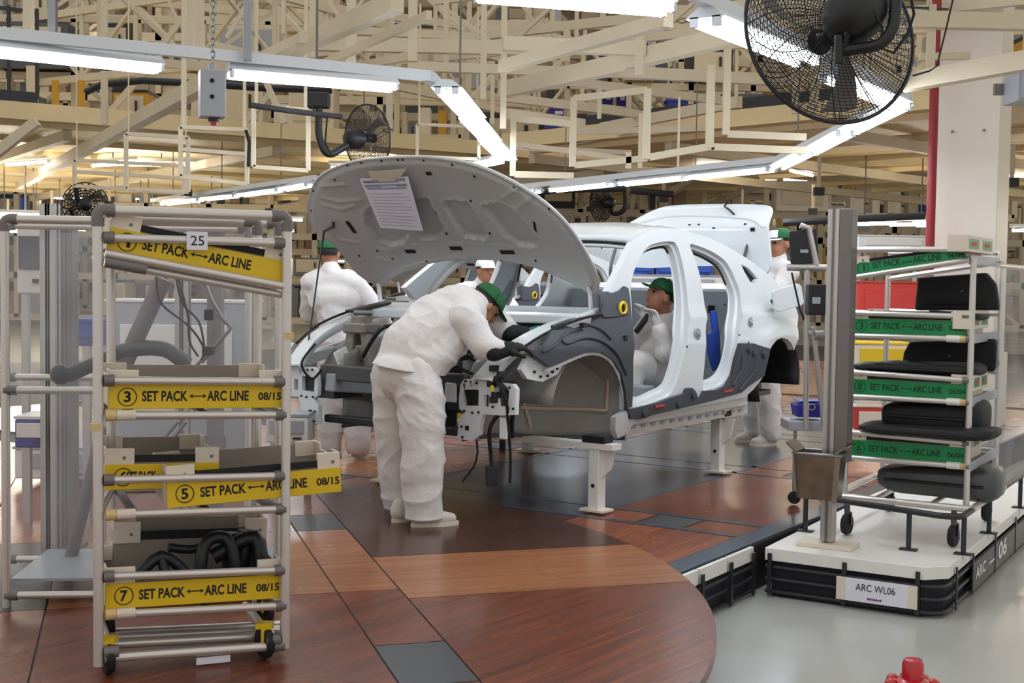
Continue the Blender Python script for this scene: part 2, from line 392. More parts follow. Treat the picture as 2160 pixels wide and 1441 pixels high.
# dark guide frame standing on the pallet
gf = empty('guide_frame', pp(.5, .9, .262), 'dark grey tubular guide frame standing on the white cart base', 'frame')
loop = fillet([pp(.04, .55, .47), pp(.84, .32, .47), pp(.93, .36, .47), pp(.93, 2.9, .47)], .08, 5)
MB().tube(loop, .017, 10).build('rail', 'black_steel', gf, smooth=40)
for a, b in ((.04, .55), (.66, .37), (.93, .42), (.93, 1.1), (.93, 2.1)):
    MB().tube([pp(a, b, .264), pp(a, b, .47)], .014, 8).build('leg', 'black_steel', gf, smooth=40)
    MB().box(pp(a, b, .267), (.09, .05, .008), MX.Rotation(-.54, 3, 'Z')).build('foot_plate', 'black_steel', gf)
# ------------------------------------------------------------------ extrusion post with bin
PB = onZ(1746, 1152, .262)
ep = empty('aluminium_post', PB, 'tall grooved aluminium extrusion post bolted to the white cart base', 'post')
PR = MX.Rotation(-.54, 3, 'Z'); PM = MX.Translation(PB) @ MX.Rotation(-.54, 4, 'Z')
HT = 1.66 + .34
def extr(m, c, w, d, z0, z1):
    for i in (-1, 1):
        for j in (-1, 1): m.box(c + V((i * (w / 2 - .018), j * (d / 2 - .018), (z0 + z1) / 2)), (.036, .036, z1 - z0))
    m.box(c + V((0, 0, (z0 + z1) / 2)), (w - .022, d - .022, z1 - z0 - .004))
    for i in (-1, 1): m.box(c + V((i * (w / 2 - .004), 0, (z0 + z1) / 2)), (.008, .022, z1 - z0)); m.box(c + V((0, i * (d / 2 - .004), (z0 + z1) / 2)), (.022, .008, z1 - z0))
    return m
extr(MB(), V((0, 0, 0)), .062, .085, .03, 1.80).xf(PM).build('column', 'alu', ep)
MB().box((0, 0, .012), (.30, .18, .024)).xf(PM).build('base_plate', 'tote_cream', ep, bevel=.004)
MB().box((0, 0, 1.805), (.06, .08, .012)).xf(PM).build('end_cap', 'joint_grey', ep)
MB().box((.066, .01, (.46 + 1.80) / 2), (.066, .11, 1.34)).xf(PM).build('cable_duct', 'joint_grey', ep, bevel=.004)
bn = empty('metal_bin', onY(1730, 1045, 6.75), 'brown stained steel bin hooked on the aluminium post', 'bin')
BO = onY(1728, 1050, 6.74)
m = MB(); bm_ = MX.Translation(BO) @ MX.Rotation(-.5, 4, 'Z')
def hexa(w, d, c): return [(-w + c, -d), (w - c, -d), (w, -d + c), (w, d - c), (w - c, d), (-w + c, d), (-w, d - c), (-w, -d + c)]
h0, h1 = hexa(.105, .075, .02), hexa(.125, .09, .025)
m.prism([V((x, y, .24)) for x, y in h1], [V((x, y, 0)) for x, y in h0]); m.f.pop(0)
m.xf(bm_).build('bin_body', 'can_steel', bn, solid=.004)
m = MB().tube([V((x * 1.02, y * 1.02, .24)) for x, y in h1], .008, 6, True); m.xf(bm_).build('rim', 'zinc', bn, smooth=40)
for sx in (-1, 1):
    MB().prism([V((sx * .10, -.10, .25)), V((sx * .155, -.10, .30)), V((sx * .155, .07, .30)), V((sx * .10, .07, .25))], [V((sx * .104, -.10, .24)), V((sx * .16, -.10, .29)), V((sx * .16, .07, .29)), V((sx * .104, .07, .24))]).xf(bm_).build('flap', 'can_steel', bn)
MB().prism([V((x * .9, y * .9, .20)) for x, y in h1], [V((x * .9, y * .9, .19)) for x, y in h1]).xf(bm_).build('liner', 'hole', bn)
# ------------------------------------------------------------------ red bollard valve at the bottom edge
RB = onY(1925, 1441, 4.3); RB.z = 0
rb = empty('red_valve', RB, 'glossy red capped valve standing on the grey floor', 'valve')
zt = onY(1925, 1390, 4.3).z
MB().lathe([(.05, 0), (.05, zt - .2), (.03, zt - .18), (.03, zt - .11)], MX.Translation(RB), 20).build('stem', 'red', rb, smooth=40)
MB().lathe([(.036, zt - .10), (.038, zt - .09), (.036, zt - .015), (.030, zt - .002), (.012, zt)], MX.Translation(RB), 24).build('cap', 'red', rb, smooth=40)
MB().lathe([(.05, zt - .115), (.066, zt - .10), (.066, zt - .085), (.045, zt - .068)], MX.Translation(RB), 24).build('collar', 'red', rb, smooth=40)
for k in range(8):
    a = k * math.pi / 4; MB().ball(RB + V((.072 * math.cos(a), .072 * math.sin(a), zt - .085)), (.024, .024, .018), 10, 6).build('lobe', 'red', rb, smooth=40)
# ================================================================== overhead steelwork, decks, roof, column
LZ = 2.95
def beams_thing(name, label, cat='steelwork'):
    return empty(name, (0, 20, 0), label, cat, kind='structure')
def hb(par, x1, y1, x2, y2, z, w, h, m='cream', name='beam', z2=None):
    return MB().beam(onZ(x1, y1, z), onZ(x2, y2, z2 or z), w, h).build(name, m, par)
def vb(par, x, y1, y2, Y, w, m='cream', name='post', d=None):
    a, b = onY(x, y1, Y), onY(x, y2, Y); b.x = a.x
    return MB().beam(a, b, w, d or w, (0, 1, 0)).build(name, m, par)
def db(par, x1, y1, Y1, x2, y2, Y2, w, h, m='cream', name='brace'):
    return MB().beam(onY(x1, y1, Y1), onY(x2, y2, Y2), w, h).build(name, m, par)
# --- near cross steel carrying the lamps
sA = beams_thing('ceiling_frame_1', 'cream steel posts and beams over the yellow tote rack')
for x, y1, y2, Y, w in ((60, -40, 78, 9, .06), (68, 140, 250, 22, .15), (220, -30, 85, 13, .055), (220, 150, 262, 16, .07), (400, -40, 106, 11, .085), (423, -40, 110, 11.6, .06), (598, -40, 72, 12, .035), (660, -40, 122, 12, .05), (742, -40, 138, 11, .075), (872, -40, 130, 11, .075), (302, 150, 250, 24, .05), (310, 150, 250, 26, .05)):
    vb(sA, x, y1, y2, Y, w)
for (x, y2) in ((110, 92), (523, 128)):
    vb(sA, x, -40, y2, 8.2, .045, 'box_grey', 'hanger')
hb(sA, 440, 172, 40, 392, 3.62, .15, .16)
for (x1, y1, Y1, x2, y2, Y2, w) in ((340, 100, 13, 398, 22, 13, .05), (352, -5, 13, 404, 98, 13, .025), (478, 80, 13, 522, 8, 13, .04), (302, 155, 20, 222, 250, 20, .09), (-10, 325, 16, 78, 256, 16, .12), (585, 180, 20, 520, 255, 20, .09), (560, 170, 16, 600, 260, 16, .07)):
    db(sA, x1, y1, Y1, x2, y2, Y2, w, w)
sB = beams_thing('ceiling_frame_2', 'cream steel girders crossing above the raised hood')
hb(sB, 560, 128, 838, 4, 3.35, .09, .12); hb(sB, 610, 168, 905, 32, 3.35, .04, .06); hb(sB, 640, 92, 1190, 104, 3.9, .1, .13); hb(sB, 860, 140, 1200, 152, 3.7, .09, .09)
hb(sB, 560, 118, 640, 80, 3.3, .06, .07); hb(sB, 640, 60, 1000, 78, 4.6, .09, .09)
for x, y1, y2, Y, w in ((942, -40, 132, 14, .06), (1022, -40, 210, 11, .05), (1065, -40, 272, 10.6, .05), (1040, 130, 262, 15, .045), (822, 200, 272, 18, .09), (1195, 60, 130, 15, .07)):
    vb(sB, x, y1, y2, Y, w)
for (x1, y1, Y1, x2, y2, Y2, w) in ((975, 80, 16, 1022, 10, 16, .06), (700, 150, 14, 870, 118, 11, .07), (930, 140, 16, 975, 90, 16, .06), (1000, 60, 17, 960, 130, 17, .05), (690, 0, 15, 760, 90, 15, .05), (1150, 40, 20, 1190, 110, 20, .08), (1100, 10, 22, 1160, 90, 22, .05)):
    db(sB, x1, y1, Y1, x2, y2, Y2, w, w)
sC = beams_thing('ceiling_frame_3', 'cream steel box girders between the lamps above the car roof')
hb(sC, 1060, 140, 1410, 42, 3.15, .07, .08); hb(sC, 1060, 92, 1360, 104, 3.55, .10, .11); hb(sC, 1060, 190, 1330, 130, 3.5, .11, .15); hb(sC, 1330, 128, 1600, 62, 3.5, .11, .14)
hb(sC, 1270, 150, 1700, 172, 3.9, .09, .12); hb(sC, 1060, 205, 1360, 243, 4.1, .09, .11); hb(sC, 1200, 172, 1520, 212, 4.0, .07, .10); hb(sC, 1270, 270, 1560, 215, 4.0, .09, .15); hb(sC, 1140, 315, 1370, 262, 4.0, .08, .15)
hb(sC, 1070, 240, 1230, 262, 3.6, .08, .12); hb(sC, 1060, 310, 1330, 322, 3.4, .06, .06); hb(sC, 1210, 278, 1500, 270, 3.6, .06, .08); hb(sC, 1090, 305, 1320, 335, 3.2, .06, .06)
for x, y1, y2, Y, w in ((1350, 70, 158, 9.5, .055), (1500, 138, 312, 11, .065), (1535, 92, 285, 11, .06), (1366, 188, 336, 11, .06), (1210, 205, 352, 12, .06), (1083, 245, 372, 12, .055), (1433, 205, 352, 12, .02), (1352, 240, 355, 13, .04), (1265, 180, 250, 14, .045), (1326, 322, 356, 12, .05), (1680, 130, 240, 14, .07), (1720, 100, 230, 15, .09)):
    vb(sC, x, y1, y2, Y, w)
for (x1, y1, x2, y2, Y) in ((1085, 368, 1210, 371, 12), (1212, 349, 1365, 334, 12), (1370, 332, 1505, 308, 11), (1500, 310, 1700, 318, 11), (1535, 283, 1700, 290, 11), (1085, 250, 1210, 262, 12), (1210, 208, 1365, 190, 12)):
    db(sC, x1, y1, Y, x2, y2, Y, .05, .06, name='beam')
sD = beams_thing('ceiling_frame_4', 'cream steel beams passing in front of the white column')
db(sD, 1925, 42, 9, 2200, 48, 9, .10, .11, name='beam'); db(sD, 1890, 178, 9, 2200, 122, 8, .10, .12, name='beam'); vb(sD, 1966, 10, 148, 9, .05); db(sD, 1940, 120, 9.6, 2045, 118, 9.6, .05, .05, name='beam'); db(sD, 1560, 20, 8, 1960, -30, 9, .1, .12, name='beam')
db(sD, 1850, 12, 9, 2000, 20, 9, .03, .012, 'black_steel', 'beam')
# --- hanging rectangular frames, left
hf_l = ['cream hanging frame nearest the left picture edge under the deck', 'small cream hanging frame between two wider ones above the tote rack', 'tall cream hanging frame holding the air hoses above the tote rack', 'cream hanging frame directly left of the wall fan', 'cream hanging frame behind the sloping lamps over the hood']
fr = [((157, 338, 388, 350, 392, 408), 11), ((266, 282, 397, 290, 398, 405), 10.4), ((381, 268, 521, 274, 372, 388), 9.8), ((535, 225, 650, 232, 352, 360), 9.6), ((880, 262, 1010, 268, 330, 336), 13)]
for i, ((x0, y0, x1, y1, yb0, yb1), Y) in enumerate(fr):
    a, b, c, d_ = onY(x0, y0, Y), onY(x1, y1, Y), onY(x1, yb1, Y), onY(x0, yb0, Y)
    h = empty('hanging_frame', (a + b) / 2, hf_l[i], 'frame', 'cream hanging frames above the line')
    for p, q in ((a, b), (b, c), (c, d_), (d_, a)): MB().beam(p, q, .03, .03, (0, 1, 0)).build('bar', 'cream', h)
    if i in (2, 0): MB().beam(a.lerp(d_, .45), b.lerp(c, .45), .03, .035, (0, 1, 0)).build('bar', 'cream', h)
    if i < 2: MB().tube([a + V((.02, 0, 0)), a + V((.02, 0, 1.4))], .006, 6).build('hanger', 'cream', h); MB().tube([b - V((.02, 0, 0)), b + V((-.02, 0, 1.4))], .006, 6).build('hanger', 'cream', h)
    elif i < 5: MB().beam(a + V((.02, 0, 0)), a + V((.02, 0, 1.2)), .022, .022, (0, 1, 0)).build('hanger', 'cream', h); MB().beam(b - V((.02, 0, 0)), b + V((-.02, 0, 1.2)), .022, .022, (0, 1, 0)).build('hanger', 'cream', h)
# --- mezzanine decks with ribbed underside
def deck(name, label, c0, along, across, n, pitch, length, z, fascia=True, rail_len=0.0):
    """planks run along `along`, repeat across `across` with thickness steps so the ribs read"""
    r = empty(name, (c0[0], c0[1], z), label, 'deck', kind='structure')
    A, B = V(along).normalized(), V(across).normalized(); c = V(c0)
    for k in range(n):
        p = c + B * (k * pitch); a3, b3 = V((p.x, p.y, z)), V((p.x + A.x * length, p.y + A.y * length, z))
        MB().beam(a3, b3, pitch * .96, .10).build('deck_plank', 'deck_paint', r)
        if k % 2 == 0: MB().beam(a3 - V((0, 0, .09)), b3 - V((0, 0, .09)), .14, .09).build('joist', 'deck_paint', r)
    for t in [i / 5 for i in range(6)]:
        p = c + A * (length * t); e = p + B * (n * pitch); MB().beam((p.x, p.y, z - .22), (e.x, e.y, z - .22), .14, .16).build('girder', 'cream', r)
    p, e = c - B * (pitch * .6), c - B * (pitch * .6) + A * length
    MB().beam((p.x, p.y, z + .02), (e.x, e.y, z + .02), .08, .24).build('edge_beam', 'deck_paint', r)
    ke = p + A * (rail_len or length * .75); kp = p if rail_len else p + A * (length * .1)
    MB().beam((kp.x, kp.y, z + .22), (ke.x, ke.y, z + .22), .05, .15).build('kick_plate', 'black_steel', r)
    if rail_len:
        e = p + A * rail_len
        for t in range(0, 17): g = p.lerp(e, t / 16); MB().beam((g.x, g.y, z + .2), (g.x, g.y, z + 1.5), .045, .045, (0, 1, 0)).build('rail_post', 'black_steel', r)
        for dz in (.85, 1.45): MB().beam((p.x, p.y, z + dz), (e.x, e.y, z + dz), .05, .05).build('hand_rail', 'black_steel', r)
    for t in range(2, 15, 3):
        for k in range(1, n, 4):
            g = c + A * (length * t / 15) + B * (k * pitch); MB().beam((g.x, g.y, z - .4), (g.x, g.y, z - .9), .05, .05, (0, 1, 0)).build('drop_rod', 'cream', r); MB().box((g.x, g.y, z - .92), (.16, .10, .12)).build('junction', 'black_steel', r)
    return r
deck('mezzanine_deck_1', 'cream ribbed mezzanine deck over the left aisle', (-12.5, 15.9), (.836, .55), (-.55, .836), 15, 1.15, 17.0, 4.0, rail_len=6.2)
deck('mezzanine_deck_2', 'cream ribbed mezzanine deck beyond the open trunk lid', (.3, 22.3), (.70, -.71), (.71, .70), 15, 1.15, 15.0, 4.0, rail_len=0)
deck('mezzanine_deck_3', 'cream ribbed mezzanine deck far behind the hood', (-3.0, 29.0), (1, 0), (0, 1), 10, 1.4, 9.0, 4.3, rail_len=0)
for i, x in enumerate((117, 172)):
    a = onY(x, 240, 20.2); b = onY(x, 170, 20.2); b.x = a.x; MB().beam(a, b, .09, .09, (0, 1, 0)).build('guard_post', 'ochre'); tag(bpy.context.scene.collection.objects[-1], ['yellow guard post on the left deck, nearer the picture edge', 'yellow guard post on the left deck, beside the cream column'][i], 'post', 'yellow guard posts')
# --- roof far overhead: sheets, purlins, trusses, sky strips
rf = empty('roof', (0, 60, 10), 'pale brown roof sheeting and purlins high over the hall', 'roof', kind='structure')
for k in range(12): MB().box((-44 + k * 8, 68, 10.8), (6.6, 76, .1)).build('roof_sheet', 'roof_sheet', rf)
for k in range(26):
    y = 32 + k * 2.6; MB().box((0, y, 10.4), (100, .16, .34)).build('purlin', 'cream_dark', rf)
for k in range(6):
    y = 36 + k * 10
    MB().box((0, y, 9.4), (100, .25, .3)).build('chord', 'cream', rf); MB().box((0, y, 8.0), (100, .25, .3)).build('chord', 'cream', rf)
    for j in range(34):
        x = -42 + j * 2.6; MB().beam((x, y, 8.0), (x + 1.3, y, 9.4), .12, .12).build('brace', 'cream', rf); MB().beam((x + 1.3, y, 9.4), (x + 2.6, y, 8.0), .12, .12).build('brace', 'cream', rf)
# --- lattice trusses under the roof
def truss(name, label, p0, dirv, length, z0, z1, pitch, w):
    r = empty(name, (p0[0], p0[1], z0), label, 'truss', kind='structure'); D = V(dirv).normalized(); n = int(length / pitch)
    P = lambda t, z: V((p0[0] + D.x * t, p0[1] + D.y * t, z))
    for z in (z0, z1): MB().beam(P(0, z), P(n * pitch, z), w, w * 1.3).build('chord', 'cream', r)
    for k in range(n + 1):
        MB().beam(P(k * pitch, z0), P(k * pitch, z1), w * .7, w * .7, (0, 1, 0)).build('upright', 'cream', r)
        if k < n: MB().beam(P(k * pitch, z0 if k % 2 else z1), P((k + 1) * pitch, z1 if k % 2 else z0), w * .6, w * .6).build('brace', 'cream', r)
    return r
for i, (p0, dv, L_, z0, z1, pt, w) in enumerate((((-14, 15), (.85, .53), 26, 5.0, 6.2, 1.5, .10), ((-9, 24), (.85, -.53), 22, 5.2, 6.4, 1.4, .10), ((-4, 17), (.53, .85), 20, 4.7, 5.6, 1.2, .08), ((-14, 22), (.9, .43), 30, 5.6, 7.0, 1.6, .12), ((2, 26), (.85, -.53), 18, 5.0, 6.2, 1.3, .10), ((-16, 30), (1, 0), 34, 6.2, 7.6, 1.6, .13), ((-1, 16), (.85, -.53), 12, 4.4, 5.1, 1.0, .07), ((3, 15), (.53, .85), 18, 4.4, 5.3, 1.1, .08), ((-20, 27), (.55, .83), 16, 5.2, 6.5, 1.4, .11))):
    truss('roof_truss_%d' % (i + 1), 'cream lattice truss under the roof, ' + ['over the left lamps', 'crossing behind the hanging box', 'running away above the hood', 'behind the left lamp row', 'behind the big fan', 'far across the hall', 'close above the near top lamp', 'running away toward the column', 'in the far left corner'][i], p0, dv, L_, z0, z1, pt, w)
# --- far racking bays: posts, shelves, goods; far wall
fw_ = MB().box((0, 98, 5), (140, .3, 11)).build('wall_back', 'roof_sheet'); tag(fw_, 'hazy brown far wall of the factory hall', 'wall', kind='structure')
rng = random.Random(3)
def frame_bay(name, label, x0, x1, y, z0, z1, nx, nz, w, m='cream', braces=True):
    r = empty(name, ((x0 + x1) / 2, y, z0), label, 'steelwork', kind='structure')
    for i in range(nx + 1):
        x = x0 + (x1 - x0) * i / nx; MB().beam((x, y, z0), (x, y, z1), w, w, (0, 1, 0)).build('post', m, r)
    for j in range(nz + 1):
        z = z0 + (z1 - z0) * j / nz; MB().beam((x0, y, z), (x1, y, z), w, w * 1.3).build('beam', m, r)
    if braces:
        for i in range(nx):
            if rng.random() < .5:
                xa, xb = x0 + (x1 - x0) * i / nx, x0 + (x1 - x0) * (i + 1) / nx; j = rng.randrange(nz); za, zb = z0 + (z1 - z0) * j / nz, z0 + (z1 - z0) * (j + 1) / nz
                if rng.random() < .5: za, zb = zb, za
                MB().beam((xa, y, za), (xb, y, zb), w * .7, w * .7).build('brace', m, r)
    return r
bays = [(-13, -1, 24, 4.3, 6.4, 10, 2, .10), (1, 13, 25, 4.3, 6.6, 10, 2, .10), (-22, 2, 30, 4.4, 8.6, 14, 3, .14), (-12, 14, 36, 3.6, 8.8, 15, 4, .15), (-26, 0, 42, 0.26, 8.5, 16, 6, .16), (2, 24, 30, 4.6, 8.0, 12, 3, .13), (0, 28, 44, .26, 9, 16, 6, .17), (-30, 30, 54, .26, 9, 30, 7, .2), (-34, 34, 66, .26, 9.4, 30, 8, .22), (-40, 40, 80, .26, 9.4, 30, 8, .24)]
bl = ['standing on the left deck', 'standing on the right deck', 'over the left deck', 'behind the raised hood', 'at the far left aisle', 'over the right deck', 'at the far right aisle', 'in the middle distance', 'deep in the hall', 'before the far wall']
for i, b in enumerate(bays): frame_bay('steel_bay_%d' % (i + 1), 'cream steel post and beam bay ' + bl[i], *b)
# goods standing in the bays (blocks of machinery and stock, one thing each)
gm = ['steel_dark', 'box_grey', 'cream_dark', 'ochre', 'blue', 'tote_cream', 'black_steel', 'cream']
gname = {'steel_dark': ('machine_cabinet', 'dark grey machine cabinet'), 'box_grey': ('machine_cabinet', 'light grey machine cabinet'), 'cream_dark': ('storage_crate', 'tan storage crate'), 'ochre': ('storage_crate', 'ochre storage crate'), 'blue': ('storage_crate', 'blue storage crate'), 'tote_cream': ('storage_crate', 'pale storage crate'), 'black_steel': ('machine_cabinet', 'black machine cabinet'), 'cream': ('machine_cabinet', 'cream machine cabinet')}
protos = {}
def goods(mn):
    if mn in protos: return copy_tree(protos[mn])
    nm = gname[mn][0]; o = empty(nm, (0, 0, 0)); k = len(protos)
    MB().box((0, 0, .5), (1, .8, 1)).build('body', mn, o, bevel=.02)
    MB().box((0, -.42, .55), (.8, .05, .7)).build('front_panel', 'cream' if mn != 'cream' else 'box_grey', o)
    MB().box((.2, -.46, .6), (.06, .04, .3)).build('handle', 'black_steel', o)
    if nm == 'storage_crate': MB().box((0, 0, 1.03), (1.04, .84, .07)).build('lid', 'black_steel', o)
    else: MB().box((0, 0, .04), (.9, .7, .08)).build('plinth', 'black_steel', o)
    protos[mn] = o; return o
taken = []
for i in range(400):
    bx0, bx1, by, bz0, bz1, bnx, bnz, bw = bays[rng.randrange(len(bays))]
    w = rng.uniform(.5, 1.5); h = rng.uniform(.5, 1.1); k = rng.randrange(bnz); step = (bz1 - bz0) / bnz; h = min(h, step * .8); x = rng.uniform(bx0 + 1, bx1 - 1)
    if abs(x) > .45 * by or (k == 0 and bz0 < 1 and by < 50 and abs(x) < 3): continue
    if any(t[1] == by and t[2] == k and abs(t[0] - x) < (t[3] + w) / 2 + .15 for t in taken): continue
    taken.append((x, by, k, w)); mn = rng.choice(gm); o = goods(mn); o.location = (x, by, bz0 + step * k + bw * .65); o.scale = (w, 1, h)
    tag(o, gname[mn][1] + ' among the far background steelwork', 'cabinet' if 'cabinet' in gname[mn][1] else 'crate', gname[mn][1] + 's in the far hall')
    if len(taken) >= 170: break
# tightly packed stock on the far bays: too small and too many to count
stk = {k: MB() for k in ('cream_dark', 'roof_sheet', 'tote_cream', 'steel_dark', 'ochre', 'box_grey', 'cream', 'black_steel')}
sk_w = ['cream_dark'] * 3 + ['roof_sheet'] * 4 + ['tote_cream'] * 3 + ['steel_dark'] * 2 + ['box_grey', 'cream', 'cream', 'black_steel', 'ochre']
for (bx0, bx1, by, bz0, bz1, bnx, bnz, bw) in bays:
    for k in range(bnz):
        z0 = bz0 + (bz1 - bz0) * k / bnz + bw * .65; x = max(bx0, -.43 * by); sp = (bz1 - bz0) / bnz
        while x < min(bx1, .43 * by):
            w = rng.uniform(.08, .45); h = rng.uniform(.25, .8) * sp
            if rng.random() < .62 and not any(t[1] == by and t[2] == k and abs(t[0] - x - w / 2) < t[3] / 2 + w / 2 for t in taken): stk[rng.choice(sk_w)].box((x + w / 2, by + .25, z0 + h / 2), (w, .4, h))
            x += w + rng.uniform(.02, .25)
for k, m_ in stk.items():
    o = m_.build('packed_stock', k); tag(o, {'cream_dark': 'tan', 'roof_sheet': 'brown', 'tote_cream': 'pale', 'steel_dark': 'dark grey', 'ochre': 'ochre', 'box_grey': 'light grey', 'cream': 'cream', 'black_steel': 'black'}[k] + ' packed stock crowding the far steel bays', 'stock', kind='stuff')
# far lamps glinting between the steel
fl0 = None
for i in range(90):
    bx0, bx1, by, bz0, bz1, bnx, bnz, bw = bays[rng.randrange(len(bays))]; z = bz0 + (bz1 - bz0) * rng.randint(1, bnz) / bnz - 1.62; x = rng.uniform(-.42, .42) * by; y = by
    if z < 2.4 or not bx0 < x < bx1: z = 0; by = 54; y = 54.0; x = rng.uniform(-20, 20); z = .26 + 8.74 * rng.choice((3, 4, 5, 6)) / 7 - 1.62
    if fl0 is None:
        fl0 = empty('far_lamp', (0, 0, 0)); MB().box((0, 0, .09), (1.3, .07, .06)).build('housing', 'lamp_white', fl0); MB().tube([(-.6, 0, 0), (.6, 0, 0)], .03, 6).build('tube', 'far_lamp', fl0); MB().tube([(0, 0, .1), (0, 0, 1.6)], .012, 5).build('hanger', 'joint_grey', fl0); o = fl0
    else: o = copy_tree(fl0)
    o.location = (x, y, z); o.rotation_euler = (0, 0, rng.choice((0, 0, 1.0, -.6))); tag(o, 'small bright tube lamp far off between the cream beams', 'lamp', 'distant tube lamps')
for i in range(44):  # extra tube lamps placed to brighten the deck undersides
    dk = rng.choice((0, 1)); t, s_ = rng.uniform(3, 13), rng.uniform(4, 15); o = copy_tree(fl0)
    o.location = (-12.5 + .836 * t - .55 * s_, 15.9 + .55 * t + .836 * s_, 2.75) if dk == 0 else (.3 + .70 * t + .71 * s_, 22.3 - .71 * t + .70 * s_, 2.75); o.rotation_euler = (0, 0, .58 if dk == 0 else -.79)
    tag(o, 'small tube lamp added under the cream decks to brighten them', 'lamp', 'lamps added to brighten the decks')
# blue tarps and cabinets on the right deck
for i, (x0, y0, x1, y1, Y) in enumerate(((1158, 226, 1200, 250, 27), (1152, 270, 1202, 284, 27), (1272, 188, 1296, 222, 26), (1300, 192, 1326, 222, 26), (1270, 240, 1350, 262, 26), (1408, 214, 1470, 238, 25))):
    a, b = onY(x0, y1, Y), onY(x1, y0, Y); c = (a + b) / 2
    o = empty('parts_bin', (c.x, c.y, a.z), 'dark blue parts bin on the upper deck, ' + ['upper at the lamp end', 'lower at the lamp end', 'near one of a pair', 'far one of a pair', 'long one under the pair', 'rightmost above the trunk lid'][i], 'bin', 'blue bins on the upper deck')
    MB().box((c.x, c.y + .3, c.z), (b.x - a.x, .6, b.z - a.z)).build('body', 'blue_deep', o); MB().box((c.x, c.y + .3, b.z + .02), (b.x - a.x + .06, .66, .05)).build('rim', 'blue', o)
    MB().box((c.x, c.y - .01, c.z), ((b.x - a.x) * .4, .02, (b.z - a.z) * .3)).build('card', 'paper', o)
# --- white column with red pipe and box
cp = onY(2048, 500, 13.0); CR = MX.Rotation(-.54, 3, 'Z'); cz = cp.copy(); cz.z = 0
col = empty('column', cz, 'large white square column with beige side behind the green tote rack', 'column', kind='structure')
MB().box((cz.x, cz.y, 3.5), (.60, .60, 7), CR).build('shaft', 'column_paint', col, bevel=.01)
MB().box((cz.x, cz.y, .5), (.66, .66, 1.0), CR).build('column_base', 'column_paint', col)
for zz in (2.1, 3.2, 4.3):
    for sx in (-.15, .15): MB().lathe([(.012, 0), (.012, .02)], MX.Translation(cz + CR @ V((sx, -.302, zz))) @ MX.Rotation(math.pi / 2, 4, 'X'), 8).build('anchor', 'joint_grey', col)
a = onY(1962, 500, 12.6); MB().tube([(a.x, a.y, 0.2), (a.x, a.y, 7)], .045, 12).build('standpipe', 'pipe_red', smooth=40); tag(COL.objects[-1], 'dark red vertical pipe on the side of the white column', 'pipe')
a = onY(2130, 218, 11.5); b = onY(2260, 150, 11.5)
o = empty('junction_box', (a + b) / 2, 'grey wall box mounted on the white column', 'box'); MB().box((a + b) / 2, (b.x - a.x, .35, b.z - a.z)).build('body', 'box_grey', o, bevel=.01); MB().box(((a.x + b.x) / 2, a.y - .18, (a.z + b.z) / 2), (b.x - a.x - .05, .02, b.z - a.z - .05)).build('door', 'box_grey', o); MB().box(((a.x + b.x) / 2 - .1, a.y + .17, (a.z + b.z) / 2), (.5, .05, .1)).build('bracket', 'joint_grey', o)
# --- conduits and cables
for i, (pts, m, r, lb) in enumerate((
    ([(180, 195, 18), (215, 178, 18), (300, 170, 18), (420, 176, 18), (560, 186, 18), (700, 190, 18)], 'black_steel', .05, 'black curved conduit running under the left lamp row'),
    ([(530, 222, 9), (600, 232, 9), (660, 240, 9.4), (720, 246, 9.6)], 'black_rubber', .02, 'black cable sagging between the hanging frames'),
    ([(1062, 415, 20), (1180, 400, 20), (1320, 398, 20)], 'black_steel', .05, 'black conduit behind the car roof below the back lamps'),
    ([(1330, 402, 20), (1420, 410, 20)], 'black_steel', .05, 'short black conduit right of the small far fan'),
    ([(2012, -10, 8.5), (1996, 60, 8.5), (1976, 140, 8.5), (1960, 150, 8.6), (1925, 160, 8.6)], 'black_rubber', .006, 'thin black wire hanging beside the large fan'),
    ([(519, 275, 9.7), (526, 300, 9.7), (524, 352, 9.7)], 'black_rubber', .014, 'black hose hanging beside the tall hanging frame'),
    ([(1650, 470, 14), (1800, 462, 14), (1950, 455, 14)], 'black_steel', .04, 'black conduit running left of the white column'))):
    MB().tube([onY(*p) for p in pts], r, 8).build('conduit', m, smooth=40); tag(COL.objects[-1], lb, 'conduit', 'black conduits overhead')
# ================================================================== lamps, fans, hanging box
def make_lamp():
    o = empty('fluorescent_lamp', (0, 0, 0))
    MB().add([(-.5, -.11, .03), (-.5, -.035, .085), (-.5, .035, .085), (-.5, .11, .03), (.5, -.11, .03), (.5, -.035, .085), (.5, .035, .085), (.5, .11, .03)],
             [(0, 1, 5, 4), (1, 2, 6, 5), (2, 3, 7, 6), (0, 4, 7, 3), (0, 3, 2, 1), (4, 5, 6, 7)]).build('housing', 'lamp_white', o)
    for s in (-1, 1):
        MB().tube([(-.485, s * .06, .008), (.485, s * .06, .008)], .021, 10).build('tube', 'lamp_tube', o, smooth=40)
        MB().box((s * .492, -.06, .012), (.016, .045, .05)).build('lamp_holder', 'lamp_white', o); MB().box((s * .492, .06, .012), (.016, .045, .05)).build('lamp_holder', 'lamp_white', o)
    MB().box((0, 0, .026), (.96, .03, .02)).build('spine', 'lamp_white', o)
    return o
lamp0 = make_lamp(); first = True
